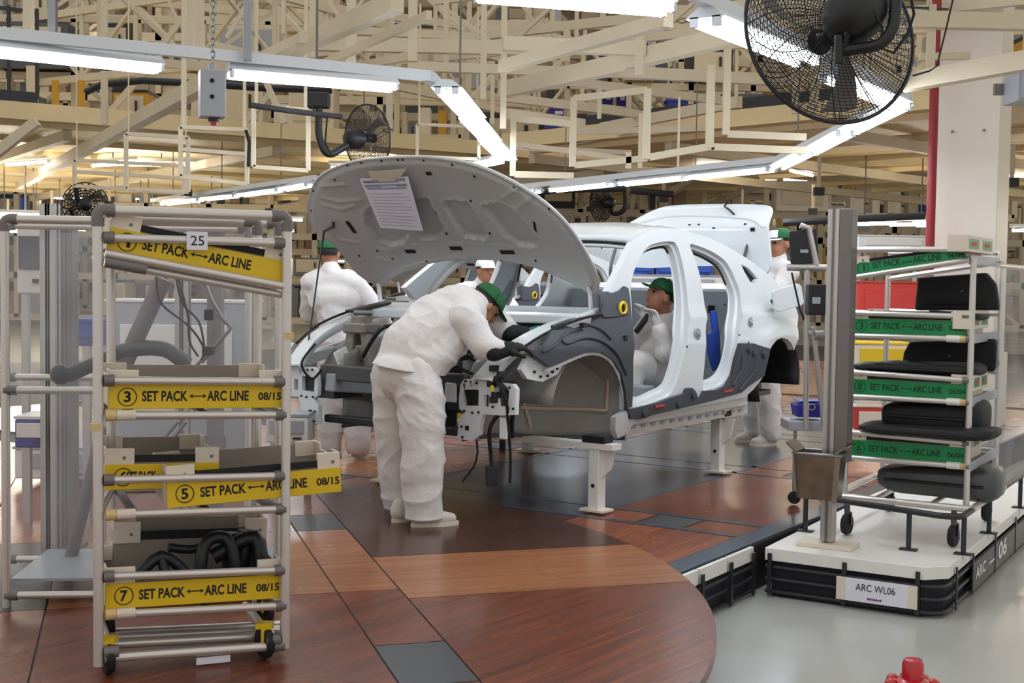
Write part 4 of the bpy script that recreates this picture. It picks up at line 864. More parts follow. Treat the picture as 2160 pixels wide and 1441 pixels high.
# ---------------- front wheelhouses
for sg in (1, -1):
    plan = catmull([V(p) for p in ((.62, .50), (.34, .52), (.06, .55), (-.18, .62), (-.34, .76), (-.41, .90), (-.43, .985))], 4, False)
    def liner(a, b):
        k = a * (len(plan) - 1); i = min(int(k), len(plan) - 2); q = plan[i].lerp(plan[i + 1], k - i); z0 = .40 + .05 * smooth01((q.x + .2) / .5) ; z1 = 1.02 - .10 * smooth01((q.x - .3) / .3)
        return cw(q.x, sg * q.y, z0 + (z1 - z0) * b + 0 * a)
    wl_ = MB().grid(liner, 30, 12).build('wheelhouse_liner', 'wheel_grey', car, smooth=60, solid=.008)
    MB().tube([liner(i / 20, 0) for i in range(21)], .012, 6).build('liner_edge', 'steel_dark', wl_, smooth=40)
    if sg > 0:
        for pts in (((.80, .98), (.79, .72), (.78, .28), (.50, .30), (.30, .30)), ((.36, .95), (.40, .70), (.30, .48), (.36, .10)), ((.12, .80), (.22, .62), (.30, .48)), ((.30, .48), (.10, .40), (.06, .2))):
            MB().tube([liner(u, v) + CL3 * .006 + CF3 * .006 for u, v in [(p0[0] + (p1[0] - p0[0]) * t / 6, p0[1] + (p1[1] - p0[1]) * t / 6) for p0, p1 in zip(pts, pts[1:]) for t in range(7)]], .012, 6).build('sealer_bead', 'sealer', wl_, smooth=40)
    def archtop(a, b):
        th = math.radians(10 + 170 * a); return cw(-.02 + .41 * math.cos(th), sg * (.52 + .46 * b), .60 + .40 * math.sin(th))
    MB().grid(archtop, 16, 4).build('wheelhouse_top', 'wheel_grey', car, smooth=60, solid=.006)
    lip = catmull([cw(p.x, sg * (prof(p.y) + .004), p.y) for p in S([(1150, 782), (1178, 770), (1207, 757), (1240, 746), (1270, 750), (1293, 770), (1308, 802), (1316, 840), (1320, 880), (1318, 905)])], 4, False)
    MB().tube(lip, .013, 8).build('arch_lip', 'car_white', car, smooth=40)
    # lower pillar foot between arch and sill
    ft = S([(1296, 880), (1316, 868), (1332, 865), (1336, 890), (1320, 915), (1300, 925), (1294, 905)])
    sheet('pillar_foot', [ft], lambda x, z, s=sg: cw(x, s * (prof(z) + .012), z), 'car_white', car, .04, 0, tdir=CL3 * sg)
    # front triangle gusset ahead of the arch
    gs = S([(1120, 752), (1158, 776), (1200, 760), (1182, 790), (1150, 806), (1118, 800), (1105, 780)])
    gp = sheet('front_gusset', [gs], lambda x, z, s=sg: cw(x, s * (prof(z) - .02), z), 'car_white', car, .03, 0, tdir=CL3 * sg)
    if sg > 0:
        for (px_, py_) in ((1170, 785), (1180, 778), (1145, 795), (1132, 785), (1160, 793)): p = side(px_, py_); MB().lathe([(.008, 0), (.008, .012)], MX.Translation(cw(p.x, prof(p.y) - .022, p.y)) @ CL3.to_track_quat('Z', 'Y').to_matrix().to_4x4(), 10).build('gusset_hole', 'hole', gp)
    # apron rail from cowl to lamp support
    ln = catmull([V((-.22, .96, .80, 1.20)), V((.1, .95, .79, 1.165)), V((.42, .92, .77, 1.08)), V((.64, .88, .74, .98)), V((.80, .86, .70, .84))], 4, False)
    m_ = MB(); m_.v = [cw(q[0], sg * y_, q[3] - dz) for q in ln for y_, dz in ((q[1], .045), (q[1] - .012, .004), (q[2] + .012, .0), (q[2], .05))]
    for i in range(len(ln) - 1):
        for j in range(3): m_.f.append((i * 4 + j, i * 4 + j + 1, i * 4 + j + 5, i * 4 + j + 4))
    m_.build('apron_rail', 'car_white', car, smooth=45, solid=.012)
    face('inner_apron', [(.62, sg * .60, .92), (-.18, sg * .66, 1.16), (-.18, sg * .50, .80), (.62, sg * .48, .70)], 'car_primer', .02, CL3 * sg, bevel=.01)
    MB().lathe([(.13, 0), (.12, .28), (.09, .33), (.05, .335)], MX.Translation(cw(.02, sg * .38, .76)), 20).build('strut_tower', 'car_primer', car, smooth=40)
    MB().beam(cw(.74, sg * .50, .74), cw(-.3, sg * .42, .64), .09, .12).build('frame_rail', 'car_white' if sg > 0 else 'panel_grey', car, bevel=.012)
    # lamp support plate with square windows
    po = [onX(*p, .76) for p in c4([(1098, 560), (1115, 536), (1135, 530), (1250, 545), (1390, 562), (1410, 590), (1405, 735), (1320, 738), (1222, 730), (1205, 800), (1200, 850), (1165, 882), (1078, 870), (1085, 800), (1085, 762), (1118, 722), (1090, 700), (1088, 640)])]
    h1 = [onX(*p, .76) for p in c4([(1118, 592), (1195, 592), (1200, 600), (1198, 684), (1115, 682), (1112, 600)])]; h2 = [onX(*p, .76) for p in c4([(1306, 602), (1366, 604), (1370, 612), (1366, 688), (1304, 686), (1300, 612)])]; h3 = [onX(*p, .76) for p in c4([(1228, 620), (1258, 622), (1256, 690), (1226, 688)])]
    lp = sheet('lamp_support_plate', [po, h1, h2, h3], lambda y, z, s=sg: cw(.76, s * y, z), 'car_white', car, .035, 0, tdir=CF3)
    for (x_, y_) in ((1160, 550), (1190, 556), (1128, 545), (1120, 712), (1165, 722), (1200, 720), (1375, 580), (1395, 700), (1280, 690), (1105, 800), (1136, 808), (1110, 860)):
        q = onX(*c4([(x_, y_)])[0], .76); MB().box(cw(.762, sg * q.x, q.y), (.012 if x_ != 1136 else .024, .01, .012 if x_ != 1136 else .026), MX.Rotation(math.atan2(CL.y, CL.x), 3, 'Z')).build('plate_hole', 'hole', lp)
    MB().box(cw(.60, sg * .62, .72), (.30, .26, .17), MX.Rotation(math.atan2(CL.y, CL.x), 3, 'Z')).build('rail_core', 'black_steel', car)
    MB().beam(cw(.74, sg * .90, .62), cw(.74, sg * .90, .50), .05, .012, CF3).build('tow_tab', 'car_white', car)
MB().beam(cw(.70, .60, .80), cw(.70, -.60, .80), .06, .10).build('front_cross_member', 'steel_dark', car, bevel=.01)
MB().beam(cw(.66, .60, .50), cw(.66, -.60, .50), .06, .05).build('lower_cross_member', 'black_steel', car, bevel=.01)
# engine mount casting, boxes, hoses
em = cw(.45, -.50, .82)
e = MB(); Rc = MX.Rotation(math.atan2(CL.y, CL.x), 3, 'Z')
e.box(em + V((0, 0, .26)), (.20, .16, .07), Rc); e.box(em + V((0, 0, .31)), (.11, .10, .07), Rc); e.beam(em + Rc @ V((-.10, 0, 0)), em + Rc @ V((-.05, 0, .26)), .08, .10, CF3); e.beam(em + Rc @ V((.10, 0, 0)), em + Rc @ V((.05, 0, .26)), .06, .10, CF3); e.box(em + V((0, 0, .10)), (.12, .06, .1), Rc)
mo = e.build('engine_mount', 'castmetal', car, bevel=.012)
MB().tube([em + V((-.05, -.02, .36)), em + V((.07, -.02, .36))], .018, 10).build('mount_bolt', 'zinc', mo, smooth=40)
for nm, x, y, z, s, mm in (('intake_duct', .35, .15, .78, (.34, .22, .30), 'black_plastic'), ('fuse_box', .42, .30, .90, (.24, .18, .14), 'black_plastic'), ('battery_tray', .22, .34, .80, (.24, .20, .16), 'black_plastic'), ('coolant_tank', .30, -.15, .88, (.18, .14, .2), 'steel_dark'), ('gearbox_bracket', .45, .0, .58, (.5, .2, .2), 'black_steel')):
    MB().box(cw(x, y, z), s, Rc).build(nm, mm, car, bevel=.03)
for i, (pts, r) in enumerate(((((.78, .70, .86), (.80, .55, .92), (.6, .5, .95), (.5, .6, .85)), .010), (((.76, .80, .85), (.80, .92, .80), (.78, .95, .70), (.74, .93, .60), (.70, .92, .40), (.70, .92, .24)), .009), (((.70, .86, .66), (.74, .80, .55), (.70, .78, .38), (.71, .80, .30)), .012), (((.79, .88, .83), (.72, .98, .72), (.70, .93, .62), (.66, .90, .50)), .014), (((.75, -.62, .98), (.85, -.64, .86), (.80, -.60, .76), (.76, -.55, .82)), .008), (((.6, -.35, .9), (.55, -.2, 1.1), (.3, -.1, 1.05)), .014), (((.55, .3, 1.0), (.6, .5, .98), (.5, .66, 1.0), (.3, .75, 1.06)), .012), (((.76, .62, .80), (.70, .68, .40), (.74, .60, .22)), .006))):
    MB().tube(catmull([cw(*p) for p in pts], 5, False), r, 8).build('wiring_loom', 'black_rubber', car, smooth=40)
for k in range(7):
    MB().box(cw(.76 + .02 * (k % 2), .84 + .035 * (k % 3), .72 + .03 * k), (.05, .04, .035), MX.Rotation(k * .7, 3, 'Z')).build('connector', 'black_plastic', car, bevel=.004)
MB().box(cw(.71, .79, .27), (.07, .045, .11), MX.Rotation(.3, 3, 'Z')).build('hanging_plug', 'black_plastic', car, bevel=.006)
MB().box(cw(.80, .86, .79), (.02, .02, .03)).build('yellow_connector', 'yellow', car)
# ---------------- hood
PHI = math.radians(45); HX, HZ = -.2, 1.33
HD = V((CF.x * math.cos(PHI), CF.y * math.cos(PHI), math.sin(PHI))); HN = HD.cross(CL3).normalized()
if HN.dot(V((0, -1, 0))) < 0: HN = -HN          # towards the camera: the underside
HO = cw(HX, 0, HZ)
def hd(px, py): p = onP(px, py, HO, HN) - HO; return V((p.dot(HD), p.dot(CL3)))
def hpos(l, y, off=0.0): return HO + HD * l + CL3 * y + HN * (off + .05 * (l / 1.2) ** 3)
ho = catmull([hd(*p) for p in [(800, 606), (752, 580), (715, 530), (675, 500), (653, 470), (652, 420), (675, 372), (720, 345), (780, 330), (880, 325), (950, 332), (1010, 347), (1080, 382), (1150, 432), (1200, 485), (1240, 550), (1259, 600), (1246, 622), (1200, 598), (1120, 565), (1060, 553), (1000, 550), (930, 553), (860, 570), (820, 592)]], 3)
pock = [[hd(*p) for p in c3(q)] for q in ([(490, 430), (530, 385), (620, 360), (680, 450), (760, 560), (735, 610), (650, 630), (570, 600), (500, 500)], [(770, 500), (800, 560), (830, 592), (920, 588), (985, 545), (930, 430), (880, 330), (740, 340)], [(965, 370), (1040, 500), (1090, 575), (1215, 595), (1240, 565), (1190, 470), (1120, 350), (1000, 340)], [(1205, 380), (1270, 470), (1340, 570), (1420, 625), (1530, 640), (1560, 600), (1480, 500), (1400, 400), (1300, 355)])]
beads = [[hd(*p) for p in c3(q)] for q in ([(560, 640), (640, 655), (780, 625), (1040, 612), (1300, 628), (1500, 655), (1570, 680)], [(230, 320), (340, 350), (470, 340)], [(240, 370), (360, 400), (440, 370)], [(1390, 420), (1460, 360), (1520, 320)], [(240, 250), (380, 240)], [(1330, 330), (1440, 260)], [(340, 590), (440, 610)], [(560, 700), (700, 740), (1040, 690), (1400, 720), (1650, 790)])]
def segd(p, a, b):
    d_ = b - a; t = max(0, min(1, (p - a).dot(d_) / max(d_.length_squared, 1e-9))); return (p - a - d_ * t).length
def inpoly(p, q):
    r = False; j = len(q) - 1
    for i in range(len(q)):
        if (q[i].y > p.y) != (q[j].y > p.y) and p.x < (q[j].x - q[i].x) * (p.y - q[i].y) / (q[j].y - q[i].y) + q[i].x: r = not r
        j = i
    return r
def hoff(l, y):
    p = V((l, y)); h = 0.0
    for q in pock:
        dd = min(segd(p, q[i], q[(i + 1) % len(q)]) for i in range(len(q)))
        if inpoly(p, q): h -= .026 * smooth01(dd / .016)
        else: h += .008 * math.exp(-(dd / .02) ** 2)
    for q in beads:
        dd = min(segd(p, q[i], q[i + 1]) for i in range(len(q) - 1)); h += .010 * math.exp(-(dd / .012) ** 2)
    dd = min(segd(p, ho[i], ho[(i + 1) % len(ho)]) for i in range(len(ho))); h -= .012 * (1 - smooth01((dd - .02) / .025))
    return h
hin = sheet('hood', [ho], lambda l, y: hpos(l, y, hoff(l, y)), 'hood_shade_grey', car, 0, .0125, smooth=60); hin['label'] = 'raised hood showing its pressed underside, shade put into its grey'
sheet('hood_skin', [ho], lambda l, y: hpos(l, y, -.03 + .0), 'car_white', hin, .008, .12, tdir=HN)
MB().tube([hpos(p.x, p.y, -.020) for p in ho], .010, 6, True).build('hood_hem', 'hood_shade_grey', hin, smooth=40)
def hslot(x, y, w, h, rot=0.0):
    c = hd(*c3([(x, y)])[0]); ca, sa = math.cos(rot), math.sin(rot); off = hoff(c.x, c.y) + .0025
    pts = [hpos(c.x + (-sa * a + ca * b), c.y + (ca * a + sa * b), off) for a, b in ((-w, -h), (w, -h), (w, h), (-w, h))]
    MB().prism(pts, [p - HN * .01 for p in pts]).build('hood_slot', 'hole', hin)
for a in ((767, 663, .045, .016, 0), (1043, 644, .05, .016, 0), (1355, 668, .055, .016, 0), (408, 512, .018, .055, .0), (1525, 515, .008, .05, .35), (893, 168, .022, .014, 0), (923, 442, .014, .012, 0)): hslot(*a)
for (x, y) in ((483, 103), (398, 120), (606, 92), (705, 85), (735, 85), (862, 92), (1168, 188), (1402, 268), (1608, 405), (322, 208), (180, 288), (167, 415), (455, 690), (657, 708), (862, 720), (1313, 727), (1526, 720), (565, 660), (990, 548), (1140, 345), (1250, 550), (1035, 120)): hslot(x, y, .007, .008)
pr = [hd(*p) for p in c3([(310, 470)])][0]
MB().tube([hpos(pr.x, pr.y, .02), hpos(pr.x - .03, pr.y - .01, .03), onP(688, 482, HO, HN) + HN * .03], .010, 8).build('prop_clip', 'black_plastic', hin, smooth=40)
b0 = onP(688, 482, HO, HN) + HN * .03; b1 = cw(.62, -.82, .98)
MB().tube([b0, b0.lerp(b1, .25), b1], [.009, .006, .006], 8).build('hood_prop', 'black_steel', car, smooth=40)
for y in (.86, -.94):
    MB().beam(cw(-.2, y, 1.22), hpos(.05, y, -.01), .012, .035, CF3).build('hood_hinge', 'car_white', car, bevel=.004)
# paper taped below the hood
pa = [hd(*p) for p in ((770, 362), (872, 357), (903, 473), (813, 466))]
po_ = [hpos(p.x, p.y, .035 if i < 2 else .06) for i, p in enumerate(pa)]
ps = MB().prism(po_, [p - HN * .0008 for p in po_]).build('paper_sheet', 'paper'); tag(ps, 'white printed sheet taped to the raised hood underside', 'paper')
def pq(u, v): return po_[0].lerp(po_[1], u).lerp(po_[3].lerp(po_[2], u), v) + HN * .0012
for i in range(14):
    v = .06 + i * .062 + (.05 if i > 2 else 0); 
    if v > .95: break
    u1 = .9 if i % 3 else .78; MB().prism([pq(.08, v), pq(u1, v), pq(u1, v + (.03 if i < 3 else .008)), pq(.08, v + (.03 if i < 3 else .008))], [pq(.08, v) - HN * .001, pq(u1, v) - HN * .001, pq(u1, v + .01) - HN * .001, pq(.08, v + .01) - HN * .001]).build('print_line', 'print_grey', ps)
for (u0, u1, v0) in ((.05, .38, .04), (.72, .93, .02), (.72, .93, .12), (.05, .4, .12)): MB().prism([pq(u0, v0), pq(u1, v0), pq(u1, v0 + .05), pq(u0, v0 + .05)], [pq(u0, v0) - HN * .001, pq(u1, v0) - HN * .001, pq(u1, v0 + .05) - HN * .001, pq(u0, v0 + .05) - HN * .001]).build('print_line', 'print_grey', ps)
tq = [hpos(p.x, p.y, .037) for p in [hd(*p) for p in ((788, 345), (870, 338), (850, 368), (800, 372))]]; MB().prism(tq, [p - HN * .0006 for p in tq]).build('tape', 'tape_clear', ps)
# ---------------- trunk lid, fuel door, rear
TX = -2.80
tl = [onX(*p, TX) for p in c5([(380, 470), (395, 320), (410, 215), (440, 180), (490, 140), (560, 108), (640, 92), (800, 84), (1000, 82), (1180, 86), (1232, 105), (1252, 160), (1270, 290), (1280, 420), (1274, 480), (1245, 520), (1200, 500), (1150, 468), (800, 466)])]
ztop = max(p.y for p in tl)
def tfn(y, z): b = smooth01((z - (ztop - .22)) / .2); return cw(TX - .16 * b + .04 * (1 - (y / .8) ** 2) * 1.0, y, z)
tr = sheet('trunk_lid', [catmull(tl, 2)], tfn, 'car_white', car, .035, .05, tdir=CF3, smooth=60)
for pts in (((440, 215), (640, 162), (900, 160), (1150, 180), (1240, 230)),):
    q = [onX(*p, TX) for p in c5(pts)]; MB().tube([tfn(p.x, p.y) + CF3 * .004 for p in catmull(q, 4, False)], .010, 6).build('lid_crease', 'car_white', tr, smooth=40)
for (x, y) in ((1180, 243), (800, 215), (855, 213), (950, 235), (1130, 210)): q = onX(*c5([(x, y)])[0], TX); MB().box(tfn(q.x, q.y) + CF3 * .002, (.018 if x != 1180 else .035, .012, .012 if x != 1180 else .03), Rc).build('lid_hole', 'hole', tr)
q = [onX(*p, TX) for p in c5([(1040, 148), (1000, 120), (965, 98), (990, 60)])]; MB().tube([tfn(p.x, p.y) + CF3 * .02 for p in q], .008, 6).build('lid_wire', 'black_rubber', tr)
for y in (.62, -.62): MB().tube(fillet([cw(-2.72, y, 1.36), cw(-2.70, y, 1.52), cw(TX, y, 1.72)], .08, 4), .014, 8).build('lid_arm', 'steel_dark', car, smooth=40)
MB().beam(cw(-2.86, .85, 1.36), cw(-2.86, -.85, 1.36), .08, .05).build('trunk_edge', 'car_white', car, bevel=.01)
fdp = [onP(*p, cw(-2.72, 1.12, 1.2), CL3 * .92 + CF3 * .38) for p in c5([(1300, 625), (1320, 605), (1440, 572), (1465, 575), (1475, 590), (1490, 690), (1475, 705), (1345, 745), (1320, 740), (1310, 725)])]
dn = (CL3 * .92 + CF3 * .38).normalized()
fd = MB().prism(fdp, [p - dn * .03 for p in fdp]).build('fuel_door', 'car_white', car, bevel=.008)
MB().tube([fdp[0].lerp(fdp[9], .5) - dn * .02, cw(-2.62, .96, 1.22)], .016, 6).build('fuel_hinge', 'black_plastic', fd)
for sg in (1, -1):
    def rl(a, b): th = math.radians(-25 + 215 * a); r = .37; return cw(-2.70 + r * math.cos(th), sg * (.58 + .39 * b), .66 + r * math.sin(th))
    MB().grid(rl, 20, 4).build('rear_wheelhouse', 'black_steel', car, smooth=60, solid=.006)
    wl = [(-2.3, .5), (-2.34, .75), (-2.5, .98), (-2.75, 1.03), (-3.0, .95), (-3.1, .7), (-3.1, .5)]
    MB().prism([cw(x, sg * .62, z) for x, z in wl], [cw(x, sg * .58, z) for x, z in wl]).build('rear_inner_wall', 'black_steel', car)
face('rear_panel', [(-3.12, .9, .62), (-3.12, -.9, .62), (-3.12, -.88, 1.10), (-3.12, .88, 1.10)], 'car_white', .04, CF3)
# blue protective strips hanging behind the B pillar
for pts in ([(925, 740), (955, 735), (975, 880), (985, 1125), (950, 1130), (915, 1000), (910, 880), (940, 870)],):
    sheet('blue_guard', [[side(*p, -.2) for p in c5(pts)]], lambda x, z: cw(x, prof(z) - .2, z), 'blue', car, .02, 0, tdir=CL3)
MB().box(cw(-.75, .78, .60), (.3, .16, .06), MX.Rotation(math.atan2(CF.y, CF.x), 3, 'Z')).build('sill_box', 'tote_cream', car); MB().box(cw(-.68, .80, .575), (.22, .16, .03), MX.Rotation(math.atan2(CF.y, CF.x), 3, 'Z')).build('green_card', 'green', car)
# ---------------- stand
st = empty('car_stand', cw(-1.2, 0, 0), 'cream steel stand with flat feet carrying the white car body', 'stand')
legs = [onZ(1258, 1078, PZ + .012), onZ(1513, 996, PZ + .012)]
for s in legs + [onZ(812, 1016, PZ + .012), onZ(812, 1016, PZ + .012) + (legs[1] - legs[0])]:
    hx = .42; g = MB().box(s + V((0, 0, .008)), (.17, .13, .016), Rc).build('foot', 'tote_cream', st, bevel=.003)
    MB().beam(s, s + V((0, 0, hx - .02)), .075, .085, CF3).build('leg', 'white_paint', st, bevel=.006)
    MB().prism([s + CL3 * .035 + CF3 * .01 + V((0, 0, hx - .02)), s + CL3 * .13 + CF3 * .01 + V((0, 0, hx - .02)), s + CL3 * .10 + CF3 * .01 + V((0, 0, hx - .16)), s + CL3 * .035 + CF3 * .01 + V((0, 0, hx - .22))], [s + CL3 * .035 - CF3 * .01 + V((0, 0, hx - .02)), s + CL3 * .13 - CF3 * .01 + V((0, 0, hx - .02)), s + CL3 * .10 - CF3 * .01 + V((0, 0, hx - .16)), s + CL3 * .035 - CF3 * .01 + V((0, 0, hx - .22))]).build('gusset', 'white_paint', st)
    MB().lathe([(.012, 0), (.012, .004)], MX.Translation(s + CF3 * .044 + V((0, 0, .16))) @ CF3.to_track_quat('Z', 'Y').to_matrix().to_4x4(), 10).build('leg_hole', 'hole', st)
    MB().box(s + V((0, 0, hx + .02)), (.16, .10, .04), Rc).build('rubber_pad', 'black_rubber', st)
a, b = legs[0], onZ(812, 1016, PZ); up = V((0, 0, .40))
MB().beam(a + up + (a - b).normalized() * .14, b + up, .10, .035, (0, 0, 1)).build('cross_rail', 'white_paint', st)
a2 = legs[1]; MB().beam(a2 + up, a2 + (b - a) + up, .10, .035).build('cross_rail', 'white_paint', st)
# ================================================================== tote racks
def make_tote(name, org, ex, ey, ez, w, d, h, label, col, ink, digit, date, group, cat='tote', grime=None):
    """open tray with label board; org = front left bottom corner, ex width, ey depth, ez up (unit vectors)"""
    ex, ey, ez = V(ex).normalized(), V(ey).normalized(), V(ez).normalized(); org = V(org)
    o = empty(name, org + ex * w / 2 + ey * d / 2, label, cat, group)
    P = lambda x, y, z: org + ex * x + ey * y + ez * z
    def slab(nm, x0, x1, y0, y1, z0, z1, m, par=o, bevel=.002):
        return MB().add([P(x, y, z) for x in (x0, x1) for y in (y0, y1) for z in (z0, z1)], [(0, 1, 3, 2), (4, 6, 7, 5), (0, 4, 5, 1), (2, 3, 7, 6), (0, 2, 6, 4), (1, 5, 7, 3)]).build(nm, m, par, bevel=bevel)
    t = .006
    slab('tray_floor', 0, w, 0, d, 0, t, 'tote_grey')
    slab('front_wall', 0, w, 0, t, 0, h * .80, 'tote_grey'); slab('back_wall', 0, w, d - t, d, 0, h * .96, 'tote_grey')
    slab('side_wall', 0, t, 0, d, 0, h * .85, 'tote_cream'); slab('side_wall', w - t, w, 0, d, 0, h * .85, 'tote_cream')
    slab('edge_strip', .09, w - .07, -.006, .004, h * .66, h * .84, 'black_rubber')
    for x0, x1 in ((0, .10), (w - .085, w)):
        for y0, y1 in ((-.009, .008), (d - .010, d + .004)):
            c = slab('corner_bracket', x0, x1, y0, y1, h * .60, h * 1.02, 'tote_cream')
        sx0, sx1 = (x0, x0 + .008) if x0 == 0 else (x1 - .008, x1)
        slab('corner_bracket', sx0, sx1, -.006, .09, h * .60, h * 1.02, 'tote_cream'); slab('corner_bracket', sx0, sx1, d - .09, d, h * .60, h * 1.02, 'tote_cream')
        MB().lathe([(.006, 0), (.006, .003)], MX.Translation(P((x0 + x1) / 2 + .015, -.009, h * .78)) @ (-ey).to_track_quat('Z', 'Y').to_matrix().to_4x4(), 8).build('rivet', 'joint_grey', o)
    if digit is None: return o, P
    lh = h * .62
    lb = slab('label_board', 0, w, -.014, -.008, -.004, lh, col); f = -.0146
    rc = P(.062, f, lh * .48)
    MB().tube([rc + ex * (.031 * math.cos(2 * math.pi * k / 20)) + ez * (.031 * math.sin(2 * math.pi * k / 20)) for k in range(20)], .002, 4, True).build('number_ring', ink, lb)
    text_on(MB(), digit, P(.048, f, lh * .48 - .017), ex, ez, .036, .026, True).build('lettering', ink, lb)
    k = w / .60
    text_on(MB(), 'SET PACK', P(.11 * k, f, lh * .30), ex, ez, .034, .155 * k, True).build('lettering', ink, lb)
    a, b = P(.282 * k, f, lh * .5), P(.318 * k, f, lh * .5)
    m = MB().beam(a, b, .0012, .004, ez); 
    for c, s in ((a, -1), (b, 1)): m.add([c + ez * .007, c - ez * .007, c + ex * (s * .012), c + ez * .007 - ey * .0008, c - ez * .007 - ey * .0008, c + ex * (s * .012) - ey * .0008], [(0, 1, 2), (3, 5, 4), (0, 3, 4, 1), (1, 4, 5, 2), (2, 5, 3, 0)])
    m.build('arrow', ink, lb)
    text_on(MB(), 'ARC LINE', P(.333 * k, f, lh * .30), ex, ez, .034, .145 * k, True).build('lettering', ink, lb)
    if date: text_on(MB(), date, P(.512 * k, f, lh * .32), ex, ez, .026, .082 * k, True).build('lettering', ink, lb)
    return o, P
Z3 = V((0, 0, 1))
RE, RN = V((.923, .385, 0)), V((-.385, .923, 0)); RO = V(((205 - 1080) / 2700 * 4.37, 4.37, 0))
def RF(px, py, off=0.0): return onP(px, py, RO + RN * off, RN)
rk = empty('tote_rack', RO + RE * .32 + RN * .25 + V((0, 0, TT)), 'wheeled aluminium tube rack holding yellow labelled totes', 'rack')
RD = .52
def rtube(par, pts, r=.017, nm='tube', m='alu_tube'): return MB().tube(pts, r, 12).build(nm, m, par, smooth=40)
def joint(par, p, d_, r=.022, l=.05): return MB().tube([p - d_ * l / 2, p + d_ * l / 2], r, 10).build('joint', 'joint_grey', par, smooth=40)
zb, zt_ = .40, RF(205, 440).z
ul, ur = RF(207, 900), RF(603, 900)
for off in (0, RD):
    a, b = V((ul.x, ul.y, 0)) + RN * off + RE * (.09 if off else 0), V((ur.x, ur.y, 0)) + RN * off; z0 = RF(207, 1405).z
    rtube(rk, fillet([a + Z3 * z0, a + Z3 * (zt_ - .005), b + Z3 * (zt_ - .005), b + Z3 * z0], .05, 6), .018, 'frame_tube')
    for c, s in ((a, 1), (b, -1)): MB().tube(fillet([c + Z3 * (zt_ - .06), c + Z3 * (zt_ - .005), c + RE * (s * .055) + Z3 * (zt_ - .005)], .05, 6), .0225, 12).build('corner_joint', 'joint_grey', rk, smooth=40)
def rail(yl, yr, off, sleeve=True, r=.0145):
    a, b = RF(222, yl, off), RF(592, yr, off); rtube(rk, [a, b], r, 'shelf_tube')
    if sleeve:
        joint(rk, a + RE * .012, RE, .021, .035); joint(rk, b - RE * .005, RE, .021, .035)
tilts = []
for (yl, yr) in ((501, 513), (803, 805), (1013, 1004), (1217, 1203)): rail(yl, yr, .0)
for (yl, yr) in ((877, 875), (1087, 1074), (1297, 1278)):
    rail(yl, yr, .0, False); a = RF(222, yl); MB().tube([a, a + RE * .035], .020, 10).build('end_cap', 'tape_tan', rk, smooth=40); MB().tube([a + RE * .037, a + RE * .10], .0185, 12).build('sleeve', 'tote_cream', rk, smooth=40); joint(rk, RF(592, yr), RE, .021, .035)
    z = a.z; c0, c1 = a + RN * RD + RE * .07, RF(592, yr) + RN * RD; rtube(rk, [c0, c1], .0145, 'shelf_tube'); 
    for s in (.1, .36, .6): 
        p = a.lerp(RF(592, yr), s / .6 * .95); MB().beam(p, p + RN * RD, .03, .012).build('roller_track', 'zinc', rk)
for (yl, yr, off) in ((1388, 1362, 0), (1360, 1340, .12), (1345, 1328, .24), (1335, 1318, .5)): rail(yl, yr, off, off < .2, .017)
for (x, yy) in ((234, 1375), (575, 1350)): c = RF(x, yy); rtube(rk, [c, c + RN * RD], .017, 'base_tube'); joint(rk, c + RE * .0, RE, .024, .05)
a, b = RF(222, 534), RF(600, 604); rtube(rk, [a, b], .0145, 'tilted_tube'); rtube(rk, [a - Z3 * .03 + RN * .03, b - Z3 * .03 + RN * .03], .0145, 'tilted_tube'); MB().tube([a - Z3 * .03, a - Z3 * .03 + (b - a) * .22], .019, 10).build('sleeve', 'joint_grey', rk, smooth=40)
rtube(rk, [a + RN * RD, b + RN * RD], .0145, 'tilted_tube')
for zc in (875, 1087, 1297):
    for x in (207, 603): p = RF(x, zc); rtube(rk, [p, p + RN * RD + RE * (.09 if x == 207 else 0)], .014, 'side_tube')
MB().box(RF(450, 1392) + V((0, 0, 0)), (.12, .004, .025), MX.Rotation(.395, 3, 'Z')).build('tag', 'paper', rk)
for (x, y) in ((607, 708), (203, 900)): p = RF(x, y); MB().lathe([(.0215, -.012), (.0215, .012)], MX.Translation(p), 12).build('tape_band', 'tape_tan', rk, smooth=40)
nb = RF(416, 508, -.02); s = .032
c = MB().add([nb + RE * (i * .036) + Z3 * (j * .032) + RN * k for i in (-1, 1) for j in (-1, 1) for k in (0, .003)], [(0, 1, 3, 2), (4, 6, 7, 5), (0, 4, 5, 1), (2, 3, 7, 6), (0, 2, 6, 4), (1, 5, 7, 3)]).build('number_card', 'paper', rk)
text_on(MB(), '25', nb - RE * .024 - Z3 * .016 - RN * .0008, RE, Z3, .034, .048).build('lettering', 'ink', c)
for (x, off) in ((228, .03), (558, .03), (228, .47), (558, .47)):
    c = RF(x, 1400, off); c.z = TT; 
    if c.z < .5:
        w = MB().lathe([(.02, -.016), (.055, -.014), (.06, -.006), (.06, .006), (.055, .014), (.02, .016)], MX.Translation(c + Z3 * .062) @ MX.Rotation(.3 + x, 4, 'Z') @ MX.Rotation(math.pi / 2, 4, 'X'), 20).build('caster_wheel', 'black_rubber', rk, smooth=40)
        MB().box(c + Z3 * .125, (.06, .05, .02)).build('caster_plate', 'yellow', rk); MB().beam(c + Z3 * .06 - RN * .024, c + Z3 * .13 - RN * .024, .036, .006, RN).build('caster_fork', 'yellow', rk)
